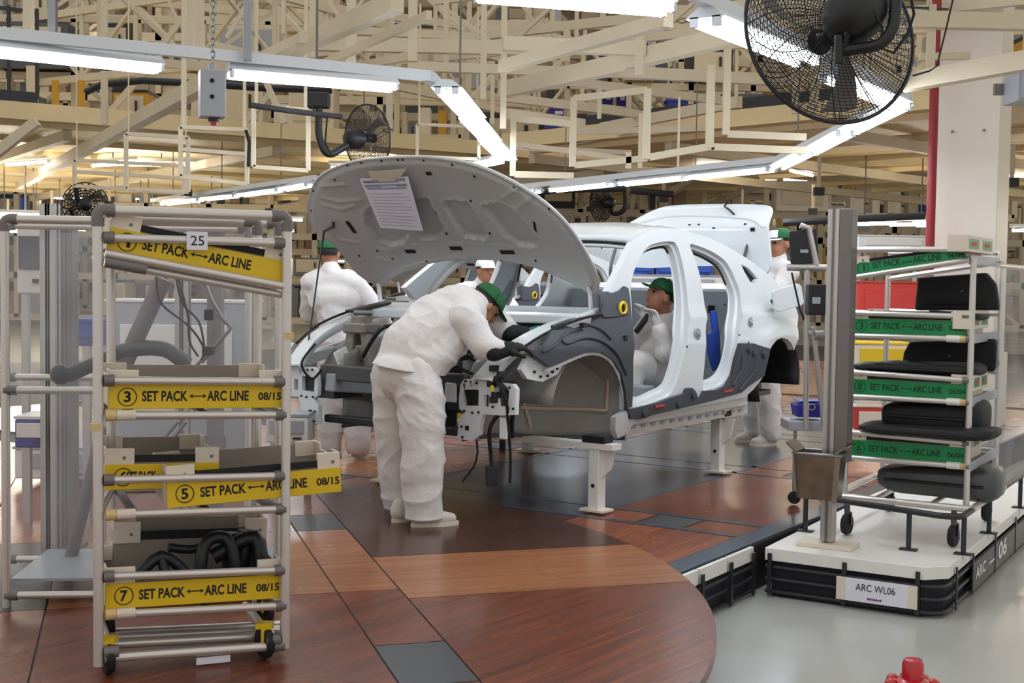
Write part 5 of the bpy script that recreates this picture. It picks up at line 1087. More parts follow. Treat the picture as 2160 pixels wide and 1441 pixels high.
# totes on the left rack
def tote_l(px0, py0, px1, py1, off, ptop, label, digit, date='08/15', d=.40, w=None):
    a, b = RF(px0, py0, off), RF(px1, py1, off); ex = (b - a).normalized(); wz = (b - a).length; h = (RF(px0, ptop, off) - a).length
    ez = RN.cross(ex); ez = -ez if ez.z < 0 else ez
    return make_tote('tote', a, ex, RN, ez, wz, d, h, label, 'yellow', 'ink', digit, date, 'yellow set pack totes')
tote_l(224, 526, 596, 597, .03, 448, 'yellow tote tilted on the top shelf of the rack, behind number card 25', '1', None)
tote_l(228, 860, 594, 857, .03, 782, 'yellow tote marked 3 on the second shelf', '3')
tote_l(220, 1031, 460, 1024, .12, 948, 'yellow tote half hidden behind the tote marked 5', '6', None, w=.3)
tote_l(352, 1069, 718, 1034, .02, 985, 'yellow tote marked 5 jutting out of the rack side', '5', d=.36)
t7, P7 = tote_l(221, 1282, 590, 1258, .03, 1200, 'yellow tote marked 7 on the lowest shelf, filled with black parts', '7')
tote_l(236, 1210, 560, 1195, .40, 1105, 'deep grey tray at the back of the lowest shelf', None, None, d=.15)
# black moulded parts in tote 7
def blob(name, label, pts, r, cat='car part', group=None, m='black_plastic', z=1.0):
    o = empty(name, V(pts[0][0]), label, cat, group)
    for i, q in enumerate(pts): MB().tube(catmull([V(p) for p in q], 4, False), r[i] if isinstance(r, list) else r, 10).build('strut' if i else 'body', m, o, smooth=50)
    return o
A = lambda x, y, z: P7(x, y, z)
blob('bracket_part', 'glossy black triangular bracket in the tote marked 7', [[A(.08, .06, .05), A(.20, .10, .15), A(.30, .09, .07)], [A(.09, .06, .04), A(.20, .05, .05), A(.32, .08, .05)], [A(.20, .10, .15), A(.22, .06, .06)]], [.022, .016, .018], group='black parts in the tote marked 7')
blob('arch_part', 'black arch shaped moulding standing in the tote marked 7', [[A(.34, .12, .03), A(.36, .14, .17), A(.42, .15, .20), A(.46, .14, .16), A(.48, .12, .03)], [A(.40, .18, .12), A(.55, .16, .19), A(.57, .14, .05)], [A(.24, .20, .16), A(.34, .20, .15), A(.42, .18, .20)]], [.024, .03, .018], group='black parts in the tote marked 7')
blob('pad_part', 'black padded moulding leaning at the end of the tote marked 7', [[A(.50, .2, .03), A(.52, .2, .14), A(.53, .2, .21)], [A(.47, .22, .05), A(.47, .22, .2)], [A(.56, .12, .06), A(.44, .1, .06), A(.36, .08, .06)]], [.036, .03, .02], group='black parts in the tote marked 7')
# ------------------------------------------------------------------ film covered cart, left
EN = V((-.10, .995, 0)); EO = V((-2.12, 5.30, 0)); EE = V((.995, .10, 0))
def EF(px, py, off=0.0): return onP(px, py, EO + EN * off, EN)
ec = empty('film_cart', EO + EE * .6 + V((0, 0, .3)), 'tall aluminium tube cart hung with clear plastic film beside the yellow rack', 'cart')
zt2, zb2 = EF(10, 462).z, TT
w2 = 1.12
for off in (0, .7):
    a, b = EF(12, 900, off), EF(12, 900, off) + EE * w2; a.z = b.z = 0
    rtube(ec, fillet([a + Z3 * zb2, a + Z3 * zt2, b + Z3 * zt2, b + Z3 * zb2], .05, 6), .018, 'frame_tube')
    for c, s in ((a, 1), (b, -1)): MB().tube(fillet([c + Z3 * (zt2 - .05), c + Z3 * zt2, c + EE * (s * .05) + Z3 * zt2], .05, 6), .0225, 12).build('corner_joint', 'joint_grey', ec, smooth=40)
    for y in (823, 1256): z = EF(12, y).z; rtube(ec, [a + Z3 * z, b + Z3 * z], .016, 'cross_tube'); joint(ec, a + Z3 * z + EE * .02, EE)
def film(name, p0, e, w, z0, z1, par, amp=.012, seed=0):
    def fn(a, b): q = p0 + e * (w * a); n_ = V((-e.y, e.x, 0)); return V((q.x, q.y, z0 + (z1 - z0) * b)) + n_ * (amp * NZ.noise(V((a * 5 + seed, b * 2, seed))))
    return MB().grid(fn, 24, 16).build(name, 'clear_film', par, smooth=60)
a = EF(14, 900); a.z = 0
film('film_panel', a + EE * .02 - EN * .02, EE, w2 - .04, EF(12, 1250).z, zt2 - .03, ec, seed=1)
film('film_panel', a + EE * .02 + EN * .72, EE, w2 - .04, EF(12, 1250).z, zt2 - .03, ec, seed=4)
film('film_panel', a + EE * w2, EN, .7, EF(12, 1250).z, zt2 - .03, ec, seed=6)
gp = MB().beam(a + EN * .35 + Z3 * (EF(12, 1230).z), a + EN * .35 + EE * w2 + Z3 * (EF(12, 1230).z), .6, .012).build('glass_shelf', 'panel_grey', ec)
# grey assist arm, hoses and rods standing behind the film
aa = empty('assist_arm', EF(200, 1200, 1.0), 'grey tilted balancing arm with dark hose seen through the plastic film', 'assist arm')
MB().tube([EF(345, 588, .5), EF(252, 790, .5)], .040, 14).build('upper_tube', 'joint_grey', aa, smooth=40)
MB().tube([EF(218, 900, .5), EF(140, 1215, .5)], .030, 12).build('lower_tube', 'joint_grey', aa, smooth=40)
MB().tube(catmull([EF(240, 745, .48), EF(290, 735, .48), EF(350, 738, .48), EF(395, 770, .48)], 4, False), .036, 12).build('hose', 'steel_dark', aa, smooth=40)
MB().tube([EF(118, 792, .25), EF(150, 790, .25), EF(205, 765, .25), EF(250, 745, .3)], [.03, .032, .03, .028], 12).build('handle', 'black_plastic', aa, smooth=40)
MB().ball(EF(128, 790, .24), .045, 14, 10).build('grip_ball', 'black_plastic', aa, smooth=40)
for pts in ([(330, 585), (340, 640), (400, 690), (430, 735), (425, 760)], [(370, 580), (385, 640), (420, 680), (432, 740)], [(375, 585), (395, 660), (400, 720), (418, 752)]): MB().tube(catmull([EF(x, y, .3) for x, y in pts], 5, False), .005, 6).build('wire', 'black_rubber', aa, smooth=40)
sr = empty('chrome_rod_stand', EF(420, 900, .5), 'shiny bent chrome rods behind the yellow rack', 'rod stand')
for pts in ([(432, 595), (446, 632), (475, 680), (490, 690), (440, 745), (415, 770)], [(455, 660), (480, 682), (486, 695), (450, 735), (425, 765)], [(375, 890), (350, 920), (330, 940)], [(392, 890), (370, 920), (352, 940)]): MB().tube(fillet([EF(x, y, .35) for x, y in pts], .02, 3), .008, 8).build('rod', 'zinc', sr, smooth=40)
MB().box(EF(440, 740, .33), (.05, .05, .04)).build('clamp', 'black_plastic', sr, bevel=.006); MB().box(EF(441, 664, .4), (.04, .04, .05)).build('clamp', 'black_plastic', sr, bevel=.006)
# aluminium profile posts and pale machines behind the film
for i, (x0, x1, Y, lb) in enumerate(((90, 122, 6.2, 'light aluminium profile post behind the film, nearer the picture edge'), (124, 160, 6.5, 'grey machine post behind the film, beside the light aluminium one'), (372, 400, 7.2, 'grey profile post behind the top yellow tote'), (440, 470, 7.6, 'pale profile post behind the chrome rods'), (520, 548, 6.6, 'aluminium profile post next to the rack upright'))):
    a, b = onY(x0, 700, Y), onY(x1, 700, Y); w = b.x - a.x; zz = onY(x0, 430 if i == 0 else 470, Y).z
    pr_ = empty('profile_post', V(((a.x + b.x) / 2, Y, .27)), lb, 'post', 'profile posts behind the film'); extr(MB(), V(((a.x + b.x) / 2, Y, 0)), w, w, .27, zz).build('profile', 'alu' if i % 2 == 0 else 'joint_grey', pr_); MB().box(((a.x + b.x) / 2, Y, .275), (w * 1.8, w * 1.8, .012)).build('foot', 'joint_grey', pr_)
def cabinet(name, label, px0, py0, px1, py1, Y, m, cat='machine', m2='box_grey', dep=.5):
    a, b = onY(px0, py1, Y), onY(px1, py0, Y); o = empty(name, V(((a.x + b.x) / 2, Y, a.z)), label, cat); c = (a + b) / 2; w, h = b.x - a.x, b.z - a.z
    MB().box((c.x, c.y + dep / 2, c.z), (w, dep, h)).build('body', m, o, bevel=.012); MB().box((c.x, c.y - .008, c.z + h * .12), (w * .8, .016, h * .5)).build('front_panel', m2, o, bevel=.004); MB().box((c.x, c.y + dep / 2, a.z + h + .008), (w * 1.03, dep * 1.03, .016)).build('top_panel', m2, o)
    MB().box((c.x + w * .25, c.y - .012, c.z - h * .3), (w * .2, .02, h * .06)).build('handle', 'black_plastic', o)
    if a.z > .45:
        for sx in (-.4, .4): MB().beam((c.x + w * sx, c.y + dep / 2, PZ), (c.x + w * sx, c.y + dep / 2, a.z), .04, .04, (0, 1, 0)).build('stand_leg', 'alu', o)
    return o
cabinet('work_cabinet', 'pale blue grey cabinet behind the film under the top tote', 225, 640, 520, 1000, 8.6, 'box_grey', 'cabinet', 'white_paint')
cabinet('screen_unit', 'white unit with dark panel hung behind the film', 35, 480, 90, 620, 7.4, 'white_paint', 'machine', 'steel_dark', .2)
cabinet('storage_bin', 'purple blue bin behind the film near the floor', 30, 885, 92, 945, 7.0, 'blue_deep', 'bin', 'white_paint', .3)
cabinet('tool_box', 'dark blue tool box seen through the film beside the arm', 160, 680, 205, 730, 7.0, 'blue_deep', 'box', 'blue', .3)
cabinet('low_bench', 'low pale metal bench beyond the yellow rack', 30, 950, 230, 1010, 8.4, 'white_paint', 'bench', 'box_grey', .6)
cabinet('belt_guard', 'white machine guard right behind the yellow rack side', 560, 880, 650, 935, 8.0, 'white_paint', 'machine', 'box_grey', .3)
# ------------------------------------------------------------------ green tote rack on the right
GO = V((1.89, 7.18, 0)); GE = V((.857, -.515, 0)); GN = V((.515, .857, 0)); GW, GD = .66, .80
def GF(px, py, off=0.0): return onP(px, py, GO + GN * off, GN)
gr = empty('tote_rack', GO + GE * .33 + GN * .4 + V((0, 0, .27)), 'wheeled aluminium tube rack holding green labelled totes', 'rack')
gz = GF(2048, 545).z
for s in (0, 1):
    for off in (0, GD):
        p = GO + GE * (GW * s) + GN * off; rtube(gr, [p + Z3 * .46, p + Z3 * (gz - .0)], .0165, 'upright')
def grail(yl, yr, off=0.0, nm='shelf_tube', x0=1795, x1=2046, tilt=0):
    a, b = GF(x0, yl, off), GF(x1, yr, off); rtube(gr, [a, b], .0155, nm); return a, b
for (yl, yr) in ((527, 526), (660, 668), (708, 716), (785, 803), (836, 850), (912, 936), (965, 985)):
    a, b = grail(yl, yr); joint(gr, b - GE * .02, GE, .020, .035)
    rtube(gr, [a + GN * GD, b + GN * GD], .0155, 'shelf_tube')
for (yl, yr) in ((708, 716), (836, 850), (965, 985)):
    a, b = GF(1795, yl), GF(2046, yr); MB().tube([b - GE * .12, b - GE * .05], .020, 10).build('sleeve', 'white_paint', gr, smooth=40); MB().tube([b - GE * .05, b - GE * .02], .020, 10).build('end_cap', 'tape_tan', gr, smooth=40)
    for e in (a, b): MB().beam(e, e + GN * GD, .01, .05).build('side_board', 'box_grey', gr)
a, b = GF(1795, 586), GF(2046, 548); rtube(gr, [a, b], .0155, 'tilted_tube'); rtube(gr, [a + GN * GD, b + GN * GD], .0155, 'tilted_tube')
MB().beam(b, b + GN * GD, .012, .05).build('side_board', 'box_grey', gr)
# lower chassis with casters
ch = [GO - GE * .06 - GN * .05, GO + GE * (GW + .04) - GN * .05, GO + GE * (GW + .04) + GN * (GD + .05), GO - GE * .06 + GN * (GD + .05)]
for i in range(4): rtube(gr, [ch[i] + Z3 * .475, ch[(i + 1) % 4] + Z3 * .475], .019, 'chassis_tube')
for t in (.3, .7): rtube(gr, [ch[0].lerp(ch[1], t) + Z3 * .47, ch[3].lerp(ch[2], t) + Z3 * .47], .014, 'chassis_tube')
for p in (ch[0].lerp(ch[1], .12), ch[0].lerp(ch[1], .88), ch[3].lerp(ch[2], .12), ch[3].lerp(ch[2], .88)):
    q = p + Z3 * .263; MB().lathe([(.02, -.018), (.055, -.016), (.06, -.006), (.06, .006), (.055, .016), (.02, .018)], MX.Translation(q + Z3 * .061) @ MX.Rotation(.9, 4, 'Z') @ MX.Rotation(math.pi / 2, 4, 'X'), 20).build('caster_wheel', 'black_rubber', gr, smooth=40)
    MB().tube([q + Z3 * .10, q + Z3 * .21], .016, 8).build('caster_stem', 'steel_dark', gr); MB().beam(q + Z3 * .06 + V((.022, 0, 0)), q + Z3 * .13 + V((.022, 0, 0)), .04, .005, (1, 0, 0)).build('caster_fork', 'zinc', gr)
def tote_g(px0, py0, px1, py1, off, ptop, label, digit, d=.42):
    a, b = GF(px0, py0, off), GF(px1, py1, off); ex = (b - a).normalized(); ez = GN.cross(ex); ez = -ez if ez.z < 0 else ez
    return make_tote('tote', a, ex, GN, ez, (b - a).length, d, (GF(px1, ptop, off) - b).length, label, 'green', 'green_ink', digit, '06/04', 'green set pack totes')
tote_g(1800, 578, 2038, 547, .02, 512, 'green tote tilted on the top shelf of the right rack', '1')
tote_g(1795, 700, 2040, 708, .02, 660, 'green tote marked 3 on the second shelf of the right rack', '3')
tote_g(1792, 828, 2040, 842, .02, 792, 'green tote on the third shelf of the right rack, below a black panel', '8')
g4, PG = tote_g(1790, 957, 2036, 977, .02, 925, 'green tote on the lowest shelf of the right rack, below black trim', '6')
# small white green side boxes on the rack end
for i, (x0, y0, x1, y1) in enumerate(((2050, 655, 2086, 695), (2052, 784, 2084, 826), (2050, 904, 2086, 950), (2040, 505, 2096, 530))):
    off = .25; n0 = GO + GE * (GW + .005); f = lambda px, py: onP(px, py, n0, GE); a, b = f(x0, y1), f(x1, y0); c = (a + b) / 2
    o = empty('picture_box', c, 'small white and green carton on the end of the right rack, ' + ['second level', 'third level', 'lowest level', 'top level'][i], 'carton', 'cartons on the rack end')
    w = (V((b.x - a.x, b.y - a.y, 0))).length; MB().add([c + GN * (s * w / 2) - GE * k + Z3 * (t * (b.z - a.z) / 2) for s in (-1, 1) for k in (0, .10) for t in (-1, 1)], [(0, 1, 3, 2), (4, 6, 7, 5), (0, 4, 5, 1), (2, 3, 7, 6), (0, 2, 6, 4), (1, 5, 7, 3)]).build('carton', 'tote_cream', o)
    for s in (-.25, .25): MB().add([c + GN * (s * w + u * w * .18) + GE * .001 + Z3 * (t * (b.z - a.z) * .3) for u in (-1, 1) for t in (-1, 1)], [(0, 1, 3, 2)]).build('green_print', 'green', o); MB().add([c + GN * (s * w + u * w * .09) + GE * .002 + Z3 * (t * (b.z - a.z) * .12) for u in (-1, 1) for t in (-1, 1)], [(0, 1, 3, 2)]).build('red_print', 'red_dull', o)
# black trim panels and seats carried on the rack
def slabpoly(name, label, pxs, off0, off1, m='seat_black', cat='trim panel', ribs=()):
    o = empty(name, GF(*pxs[0], off0), label, cat, 'black trim on the green rack')
    p0 = [GF(x, y, off0 + (off1 - off0) * i / len(pxs)) for i, (x, y) in enumerate(pxs)]
    c = sum(p0, V()) / len(p0)
    MB().prism(p0, [p + GN * .06 for p in p0]).build('panel', m, o, bevel=.015)
    for r in ribs: MB().tube([GF(x, y, off0 + .0) - GN * .005 for x, y in r], .012, 8).build('bead', m, o, smooth=40)
    MB().ball(c - GN * .004, (.008, .008, .008), 8, 6).build('clip', 'joint_grey', o); return o
slabpoly('trim_panel', 'large black door trim panel leaning on the second shelf', [(1935, 585), (2080, 575), (2100, 600), (2108, 655), (1928, 655)], .45, .45, ribs=([(1950, 640), (2080, 640)],))
slabpoly('trim_panel', 'large black door trim panel leaning on the third shelf', [(1918, 720), (2100, 715), (2105, 770), (2095, 785), (1902, 770), (1905, 745)], .45, .45)
for i, (cx, cy, w, h, off, lb) in enumerate(((1960, 665, 230, 14, .2, 'thin black tray part lying on the green tote marked 3'), (1940, 775, 260, 20, .22, 'black moulded tray lying on the third green tote'), (1975, 875, 210, 62, .25, 'black seat cushion on the lowest green tote'), (1960, 905, 280, 22, .12, 'black moulded trim edge along the lowest green tote'), (1985, 1010, 250, 62, .3, 'dark grey seat shell below the lowest green tote'))):
    p = GF(cx, cy, off); k = 2700 / p.y; o = empty('moulded_part', p, lb, 'car part', 'black mouldings on the green rack')
    ww, hh = w / k / 2, h / k / 2
    def fn(a, b, p=p, ww=ww, hh=hh):
        th = a * 2 * math.pi; ph = (b - .5) * math.pi; q = lambda v, e: math.copysign(abs(v) ** e, v)
        return p + GE * (ww * q(math.cos(ph), .22) * q(math.cos(th), .35)) + GN * (.20 * q(math.cos(ph), .25) * q(math.sin(th), .4)) + Z3 * (hh * q(math.sin(ph), .6) * (1 + .25 * math.cos(th)) + .012 * NZ.noise(V((math.cos(th) * 2, b * 3, cx + math.sin(th)))))
    MB().grid(fn, 24, 12).build('shell', 'seat_black' if i < 4 else 'steel_dark', o, smooth=50)
    MB().tube([p + GE * (ww * .8) - GN * .205, p - GE * (ww * .8) - GN * .205], .008, 6).build('seam', 'black_plastic', o)
# film curtain at the right picture edge
fcu = empty('film_curtain', GO + GE * 1.0 + GN * .6, 'clear plastic film curtain hanging at the right picture edge', 'curtain')
q0 = GO + GE * .74 + GN * .25; rtube(fcu, [q0 + Z3 * 1.78, q0 + GN * 2.2 + Z3 * 1.78], .014, 'curtain_rod')
film('film_sheet', q0, GN, 2.2, .55, 1.77, fcu, .03, 9); film('film_sheet', q0 + GE * .5, GN, 2.2, .55, 1.77, fcu, .03, 12)
# red machine and cartons seen through the rack
cabinet('red_machine', 'red machine panel seen between the shelves of the green rack', 1808, 598, 1960, 690, 12.5, 'red_dull', 'machine', 'red_dull')
cabinet('yellow_carton', 'white and yellow carton stack seen through the green rack', 1800, 728, 1930, 790, 12.0, 'tote_cream', 'carton', 'yellow')
cabinet('orange_crate', 'orange crate seen low through the green rack', 1800, 860, 1900, 930, 12.0, 'red_dull', 'crate', 'tote_cream')
cabinet('light_screen', 'long white lit cabinet behind the right rack top', 1810, 500, 1960, 528, 15, 'white_paint', 'cabinet', 'white_paint')
# ------------------------------------------------------------------ monitor stand between car and aluminium post
ms = empty('monitor_stand', onZ(1700, 900, PZ), 'aluminium stand with black monitor and scanner box beside the post', 'stand')
MY = 8.0
def mp(x, y, dy=0): return onY(x, y, MY + dy)
MB().add([mp(1664, 488), mp(1722, 482), mp(1728, 555), mp(1668, 558), mp(1664, 488, .05), mp(1722, 482, .05), mp(1728, 555, .05), mp(1668, 558, .05)], [(0, 1, 2, 3), (7, 6, 5, 4), (0, 4, 5, 1), (1, 5, 6, 2), (2, 6, 7, 3), (3, 7, 4, 0)]).build('monitor', 'black_plastic', ms, bevel=.006)
MB().beam(mp(1688, 530, -.005), mp(1705, 530, -.005), .004, .02).build('sticker', 'box_grey', ms)
for pts, r in (([(1688, 476), (1706, 482), (1722, 560)], .02), ([(1660, 564), (1760, 566)], .022), ([(1702, 560), (1700, 905)], .018), ([(1715, 690), (1738, 900)], .016), ([(1700, 702), (1762, 708)], .016), ([(1745, 570), (1745, 905)], .016)): MB().tube([mp(*p) for p in pts], r, 10).build('tube', 'alu', ms, smooth=40)
b = MB().box(mp(1722, 632, -.05), (.12, .10, .19)).build('scanner_box', 'black_plastic', ms, bevel=.008); MB().box(mp(1722, 634, -.105), (.05, .006, .04)).build('screen', 'box_grey', b)
MB().lathe([(.03, -.05), (.03, .05)], MX.Translation(mp(1735, 708, -.02)) @ MX.Rotation(math.pi / 2, 4, 'Y'), 12).build('clamp', 'castmetal', ms, smooth=40)
MB().tube(catmull([mp(1670, 575), mp(1680, 620), mp(1690, 660), mp(1705, 690)], 4, False), .006, 6).build('cable', 'black_rubber', ms)
c = mp(1705, 862, .2); o = empty('parts_bin', c, 'blue open parts bin on a low trolley beside the aluminium post', 'bin')
MB().prism([c + V((-.10, -.09, .03)), c + V((.09, -.09, .05)), c + V((.09, .09, .05)), c + V((-.10, .09, .03))], [c + V((-.085, -.08, -.05)), c + V((.08, -.08, -.05)), c + V((.08, .08, -.05)), c + V((-.085, .08, -.05))]).build('body', 'blue_deep', o, bevel=.008)
MB().tube([c + V((.02 * math.cos(k), -.095, .02 + .02 * math.sin(k))) for k in [i * math.pi / 6 for i in range(12)]], .004, 6, True).build('ring', 'box_grey', o); MB().box(c + V((0, 0, .052)), (.16, .15, .006)).build('rim', 'blue', o)
tb = c - V((0, 0, .06)); tr_ = empty('trolley', tb, 'low pale trolley under the blue parts bin', 'trolley'); MB().box(tb - V((0, 0, .04)), (.30, .26, .06)).build('deck', 'box_grey', tr_, bevel=.006)
for sx in (-.1, .1): MB().lathe([(.04, -.012), (.04, .012)], MX.Translation(V((tb.x + sx, tb.y - .1, PZ + .045))) @ MX.Rotation(math.pi / 2, 4, 'X'), 14).build('wheel', 'black_rubber', tr_, smooth=40); MB().beam(V((tb.x + sx, tb.y - .09, PZ + .04)), V((tb.x + sx, tb.y - .09, tb.z - .05)), .02, .02, (0, 1, 0)).build('fork', 'zinc', tr_)
# yellow totes marked 4 beyond the bent worker
for i, (x0, x1, yb_, yt, lb) in enumerate(((760, 830, 878, 815, 'far yellow tote marked 4 left of the bent worker'), (905, 968, 886, 822, 'far yellow tote marked 4 between the bent worker and the car'))):
    a, b = onY(x0, yb_, 10.2), onY(x1, yb_ - 3, 10.2); make_tote('tote', a, (b - a), (0, 1, 0), Z3, .60, .4, onY(x0, yt, 10.2).z - a.z, lb, 'yellow', 'ink', '4', None, 'yellow totes on the far trolley')
a = onY(750, 890, 10.3); b = onY(1060, 890, 10.3); o = empty('flat_trolley', (a + b) / 2, 'flat pale trolley under the far yellow totes', 'trolley'); MB().beam(a + V((0, .2, -.05)), b + V((0, .2, -.05)), .5, .05).build('deck', 'box_grey', o)
for p in (a, b): MB().beam(V((p.x, p.y + .2, PZ)), V((p.x, p.y + .2, p.z - .07)), .05, .05, (0, 1, 0)).build('leg', 'black_steel', o)
# blue bins on the line side behind the car, seen through its windows
for i, (x0, x1, y0, y1, Y, lb) in enumerate(((1338, 1380, 560, 580, 15, 'blue line side bin seen through the rear window, left one'), (1384, 1440, 562, 581, 15, 'blue line side bin seen through the rear window, middle one'), (1445, 1505, 562, 582, 15, 'blue line side bin seen through the rear window, right one'))):
    cabinet('line_bin', lb, x0, y0, x1, y1, Y, 'blue', 'bin', 'blue', .4)
cabinet('line_bench', 'white line side bench holding the blue bins', 1310, 584, 1530, 625, 15, 'white_paint', 'bench', 'box_grey', .6)
# ================================================================== people
def capsule(mb, a, b, ra, rb, n=14):
    a, b = V(a), V(b); t = b - a; L = max(t.length, 1e-5); t = t / L; pts, rs = [], []
    for k in range(4): an = math.pi / 2 * k / 4; pts.append(a - t * (ra * math.cos(an))); rs.append(max(.001, ra * math.sin(an)))
    pts.append(a); rs.append(ra); pts.append(b); rs.append(rb)
    for k in range(1, 5): an = math.pi / 2 * k / 4; pts.append(b + t * (rb * math.sin(an))); rs.append(max(.001, rb * math.cos(an)))
    return mb.tube(pts, rs, n)
def fuse(name, mb, m, parent, vox=.016, sm=6, wr=0.0, wf=9.0, seed=0.0, cut=None):
    """melt overlapping shapes into one continuous smooth skin; optional cloth wrinkles"""
    me = bpy.data.meshes.new('tmp'); me.from_pydata([tuple(p) for p in mb.v], [], mb.f); ob = bpy.data.objects.new('tmp', me); COL.objects.link(ob)
    r = ob.modifiers.new('r', 'REMESH'); r.mode = 'VOXEL'; r.voxel_size = vox; s = ob.modifiers.new('s', 'SMOOTH'); s.iterations = sm; s.factor = .5
    dg = bpy.context.evaluated_depsgraph_get(); ev = ob.evaluated_get(dg); em = ev.to_mesh()
    vs = [v.co.copy() for v in em.vertices]; ns = [v.normal.copy() for v in em.vertices]; fs = [tuple(p.vertices) for p in em.polygons]; ev.to_mesh_clear(); bpy.data.objects.remove(ob); bpy.data.meshes.remove(me)
    if wr:
        for i, v in enumerate(vs):
            q = V((v.x * wf + v.z * wf * .5, v.y * wf, v.z * wf * 1.5)) + V((seed, seed, seed)); q = q + V((NZ.noise(q * .5), NZ.noise(q * .5 + V((5, 1, 2))), 0)) * .8
            w = (1 - (abs(NZ.noise(q)) * 2.2) ** .65) * .8 + .3 * NZ.noise(q * 1.3) + (.25 - (abs(NZ.noise(q * 2.1))) ** .8 * .6) * .5; vs[i] = v + ns[i] * (wr * w)
    o = MB(); o.v = vs; o.f = fs
    if cut:
        bm = bmesh.new(); me = bpy.data.meshes.new('t'); me.from_pydata([tuple(p) for p in vs], [], fs); bm.from_mesh(me)
        for c_, n_ in cut: bmesh.ops.bisect_plane(bm, geom=bm.verts[:] + bm.edges[:] + bm.faces[:], plane_co=c_, plane_no=n_, clear_outer=True)
        bm.verts.index_update(); o.v = [v.co.copy() for v in bm.verts]; o.f = [tuple(v.index for v in f.verts) for f in bm.faces]; bm.free(); bpy.data.meshes.remove(me)
    return o.build(name, m, parent, smooth=80, recalc=False, solid=.007 if cut else 0)
def hand(mb, wrist, dirv, palm_n, curl=.5, scale=1.0, thumb=1):
    """palm plus five fingers rooted at wrist"""
    d = V(dirv).normalized(); n = V(palm_n); n = (n - d * n.dot(d)).normalized(); s = d.cross(n); w = V(wrist); k = scale
    capsule(mb, w, w + d * (.035 * k), .026 * k, .032 * k)
    for i, (off, L) in enumerate(((-.027, .068), (-.009, .078), (.009, .074), (.027, .060))):
        b = w + d * (.075 * k) + s * (off * k); capsule(mb, w + d * (.03 * k) + s * (off * .7 * k), b, .015 * k, .0115 * k, 10)
        p = b; dd = d
        for j in range(3):
            dd = (dd * math.cos(curl * .8) + n * math.sin(curl * .8)).normalized(); q = p + dd * (L * k / 3); capsule(mb, p, q, (.0105 - .001 * j) * k, (.0098 - .001 * j) * k, 8); p = q
    b = w + d * (.02 * k) + s * (-.026 * thumb * k); t1 = b + (d * .6 - s * (.7 * thumb) + n * .3).normalized() * (.038 * k); t2 = t1 + (d * .85 - s * (.2 * thumb) + n * .45).normalized() * (.034 * k)
    capsule(mb, b, t1, .014 * k, .012 * k, 8); capsule(mb, t1, t2, .0115 * k, .0095 * k, 8)
def head(name_root, c, fwd, up, skin_mb, parent, cap='cap_green', hair=True, size=1.0, cap_trim=None, face=True):
    """skull and face shapes go into skin_mb; hair, eyes, cap become children"""
    f = V(fwd).normalized(); u = V(up); u = (u - f * u.dot(f)).normalized(); r = f.cross(u); c = V(c); k = size
    R3 = MX((r, f, u)).transposed()
    P = lambda x, y, z: c + r * (x * k) + f * (y * k) + u * (z * k)
    skin_mb.ball(P(0, -.01, .03), (.076 * k, .095 * k, .090 * k), 18, 14, R3); skin_mb.ball(P(0, .025, -.04), (.060 * k, .066 * k, .078 * k), 16, 12, R3)
    skin_mb.ball(P(0, .055, -.085), (.032 * k, .028 * k, .024 * k), 12, 8, R3)
    capsule(skin_mb, P(0, .088, .015), P(0, .105, -.022), .010 * k, .015 * k, 10); skin_mb.ball(P(0, .080, -.058), (.026 * k, .014 * k, .012 * k), 12, 8, R3)
    skin_mb.ball(P(0, .080, .028), (.055 * k, .018 * k, .012 * k), 12, 8, R3)
    for s in (-1, 1): skin_mb.ball(P(s * .078, -.005, -.005), (.012 * k, .022 * k, .034 * k), 10, 8, R3)
    if face:
        for s in (-1, 1):
            MB().ball(P(s * .031, .084, .010), (.013 * k, .008 * k, .008 * k), 10, 8, R3).build('eye', 'hair', parent, smooth=60); MB().tube([P(s * .016, .092, .028), P(s * .032, .092, .032), P(s * .048, .083, .027)], .004 * k, 6).build('eyebrow', 'hair', parent)
        MB().tube([P(-.022, .090, -.056), P(0, .096, -.054), P(.022, .090, -.056)], .0045 * k, 6).build('mouth', 'red_dull', parent)
    def hf(a, b):
        th = a * 2 * math.pi; ph = math.pi * (.0 + .62 * b); rr = 1.03
        return P(.080 * rr * math.sin(ph) * math.cos(th), -.012 + .100 * rr * math.sin(ph) * math.sin(th) - (.012 if math.sin(th) > .2 else 0) * b, .03 + .094 * rr * math.cos(ph) + (.035 * b if math.sin(th) > .35 else 0))
    if hair: MB().grid(hf, 24, 10).build('hair', 'hair', parent, smooth=60)
    if cap:
        def cf(a, b):
            th = a * 2 * math.pi; ph = math.pi * .5 * b; return P(.090 * math.sin(ph) ** .8 * math.cos(th), -.008 + .110 * math.sin(ph) ** .8 * math.sin(th), .045 + .085 * math.cos(ph))
        co = MB().grid(cf, 28, 10).build('cap', cap, parent, smooth=60, solid=.003)
        def bf(a, b): x = (a - .5) * .17; y = .085 * math.sqrt(max(0, 1 - (x / .105) ** 2)) + b * .085 * math.sqrt(max(.05, 1 - (x / .10) ** 2)); return P(x, y, .047 - .25 * x * x * 10 * .1 - b * .012)
        MB().grid(bf, 12, 5).build('cap_brim', cap if not cap_trim else cap_trim, co, smooth=60, solid=.003); MB().ball(P(0, -.008, .131), .008 * k, 8, 6).build('cap_button', cap, co)
        if cap_trim:
            def ff(a, b): th = math.pi * (.28 + .44 * a); ph = math.pi * .5 * (.45 + .5 * b); return P(.092 * math.sin(ph) ** .8 * math.cos(th), -.008 + .112 * math.sin(ph) ** .8 * math.sin(th), .047 + .086 * math.cos(ph))
            MB().grid(ff, 10, 6).build('cap_front', cap_trim, co, smooth=60)
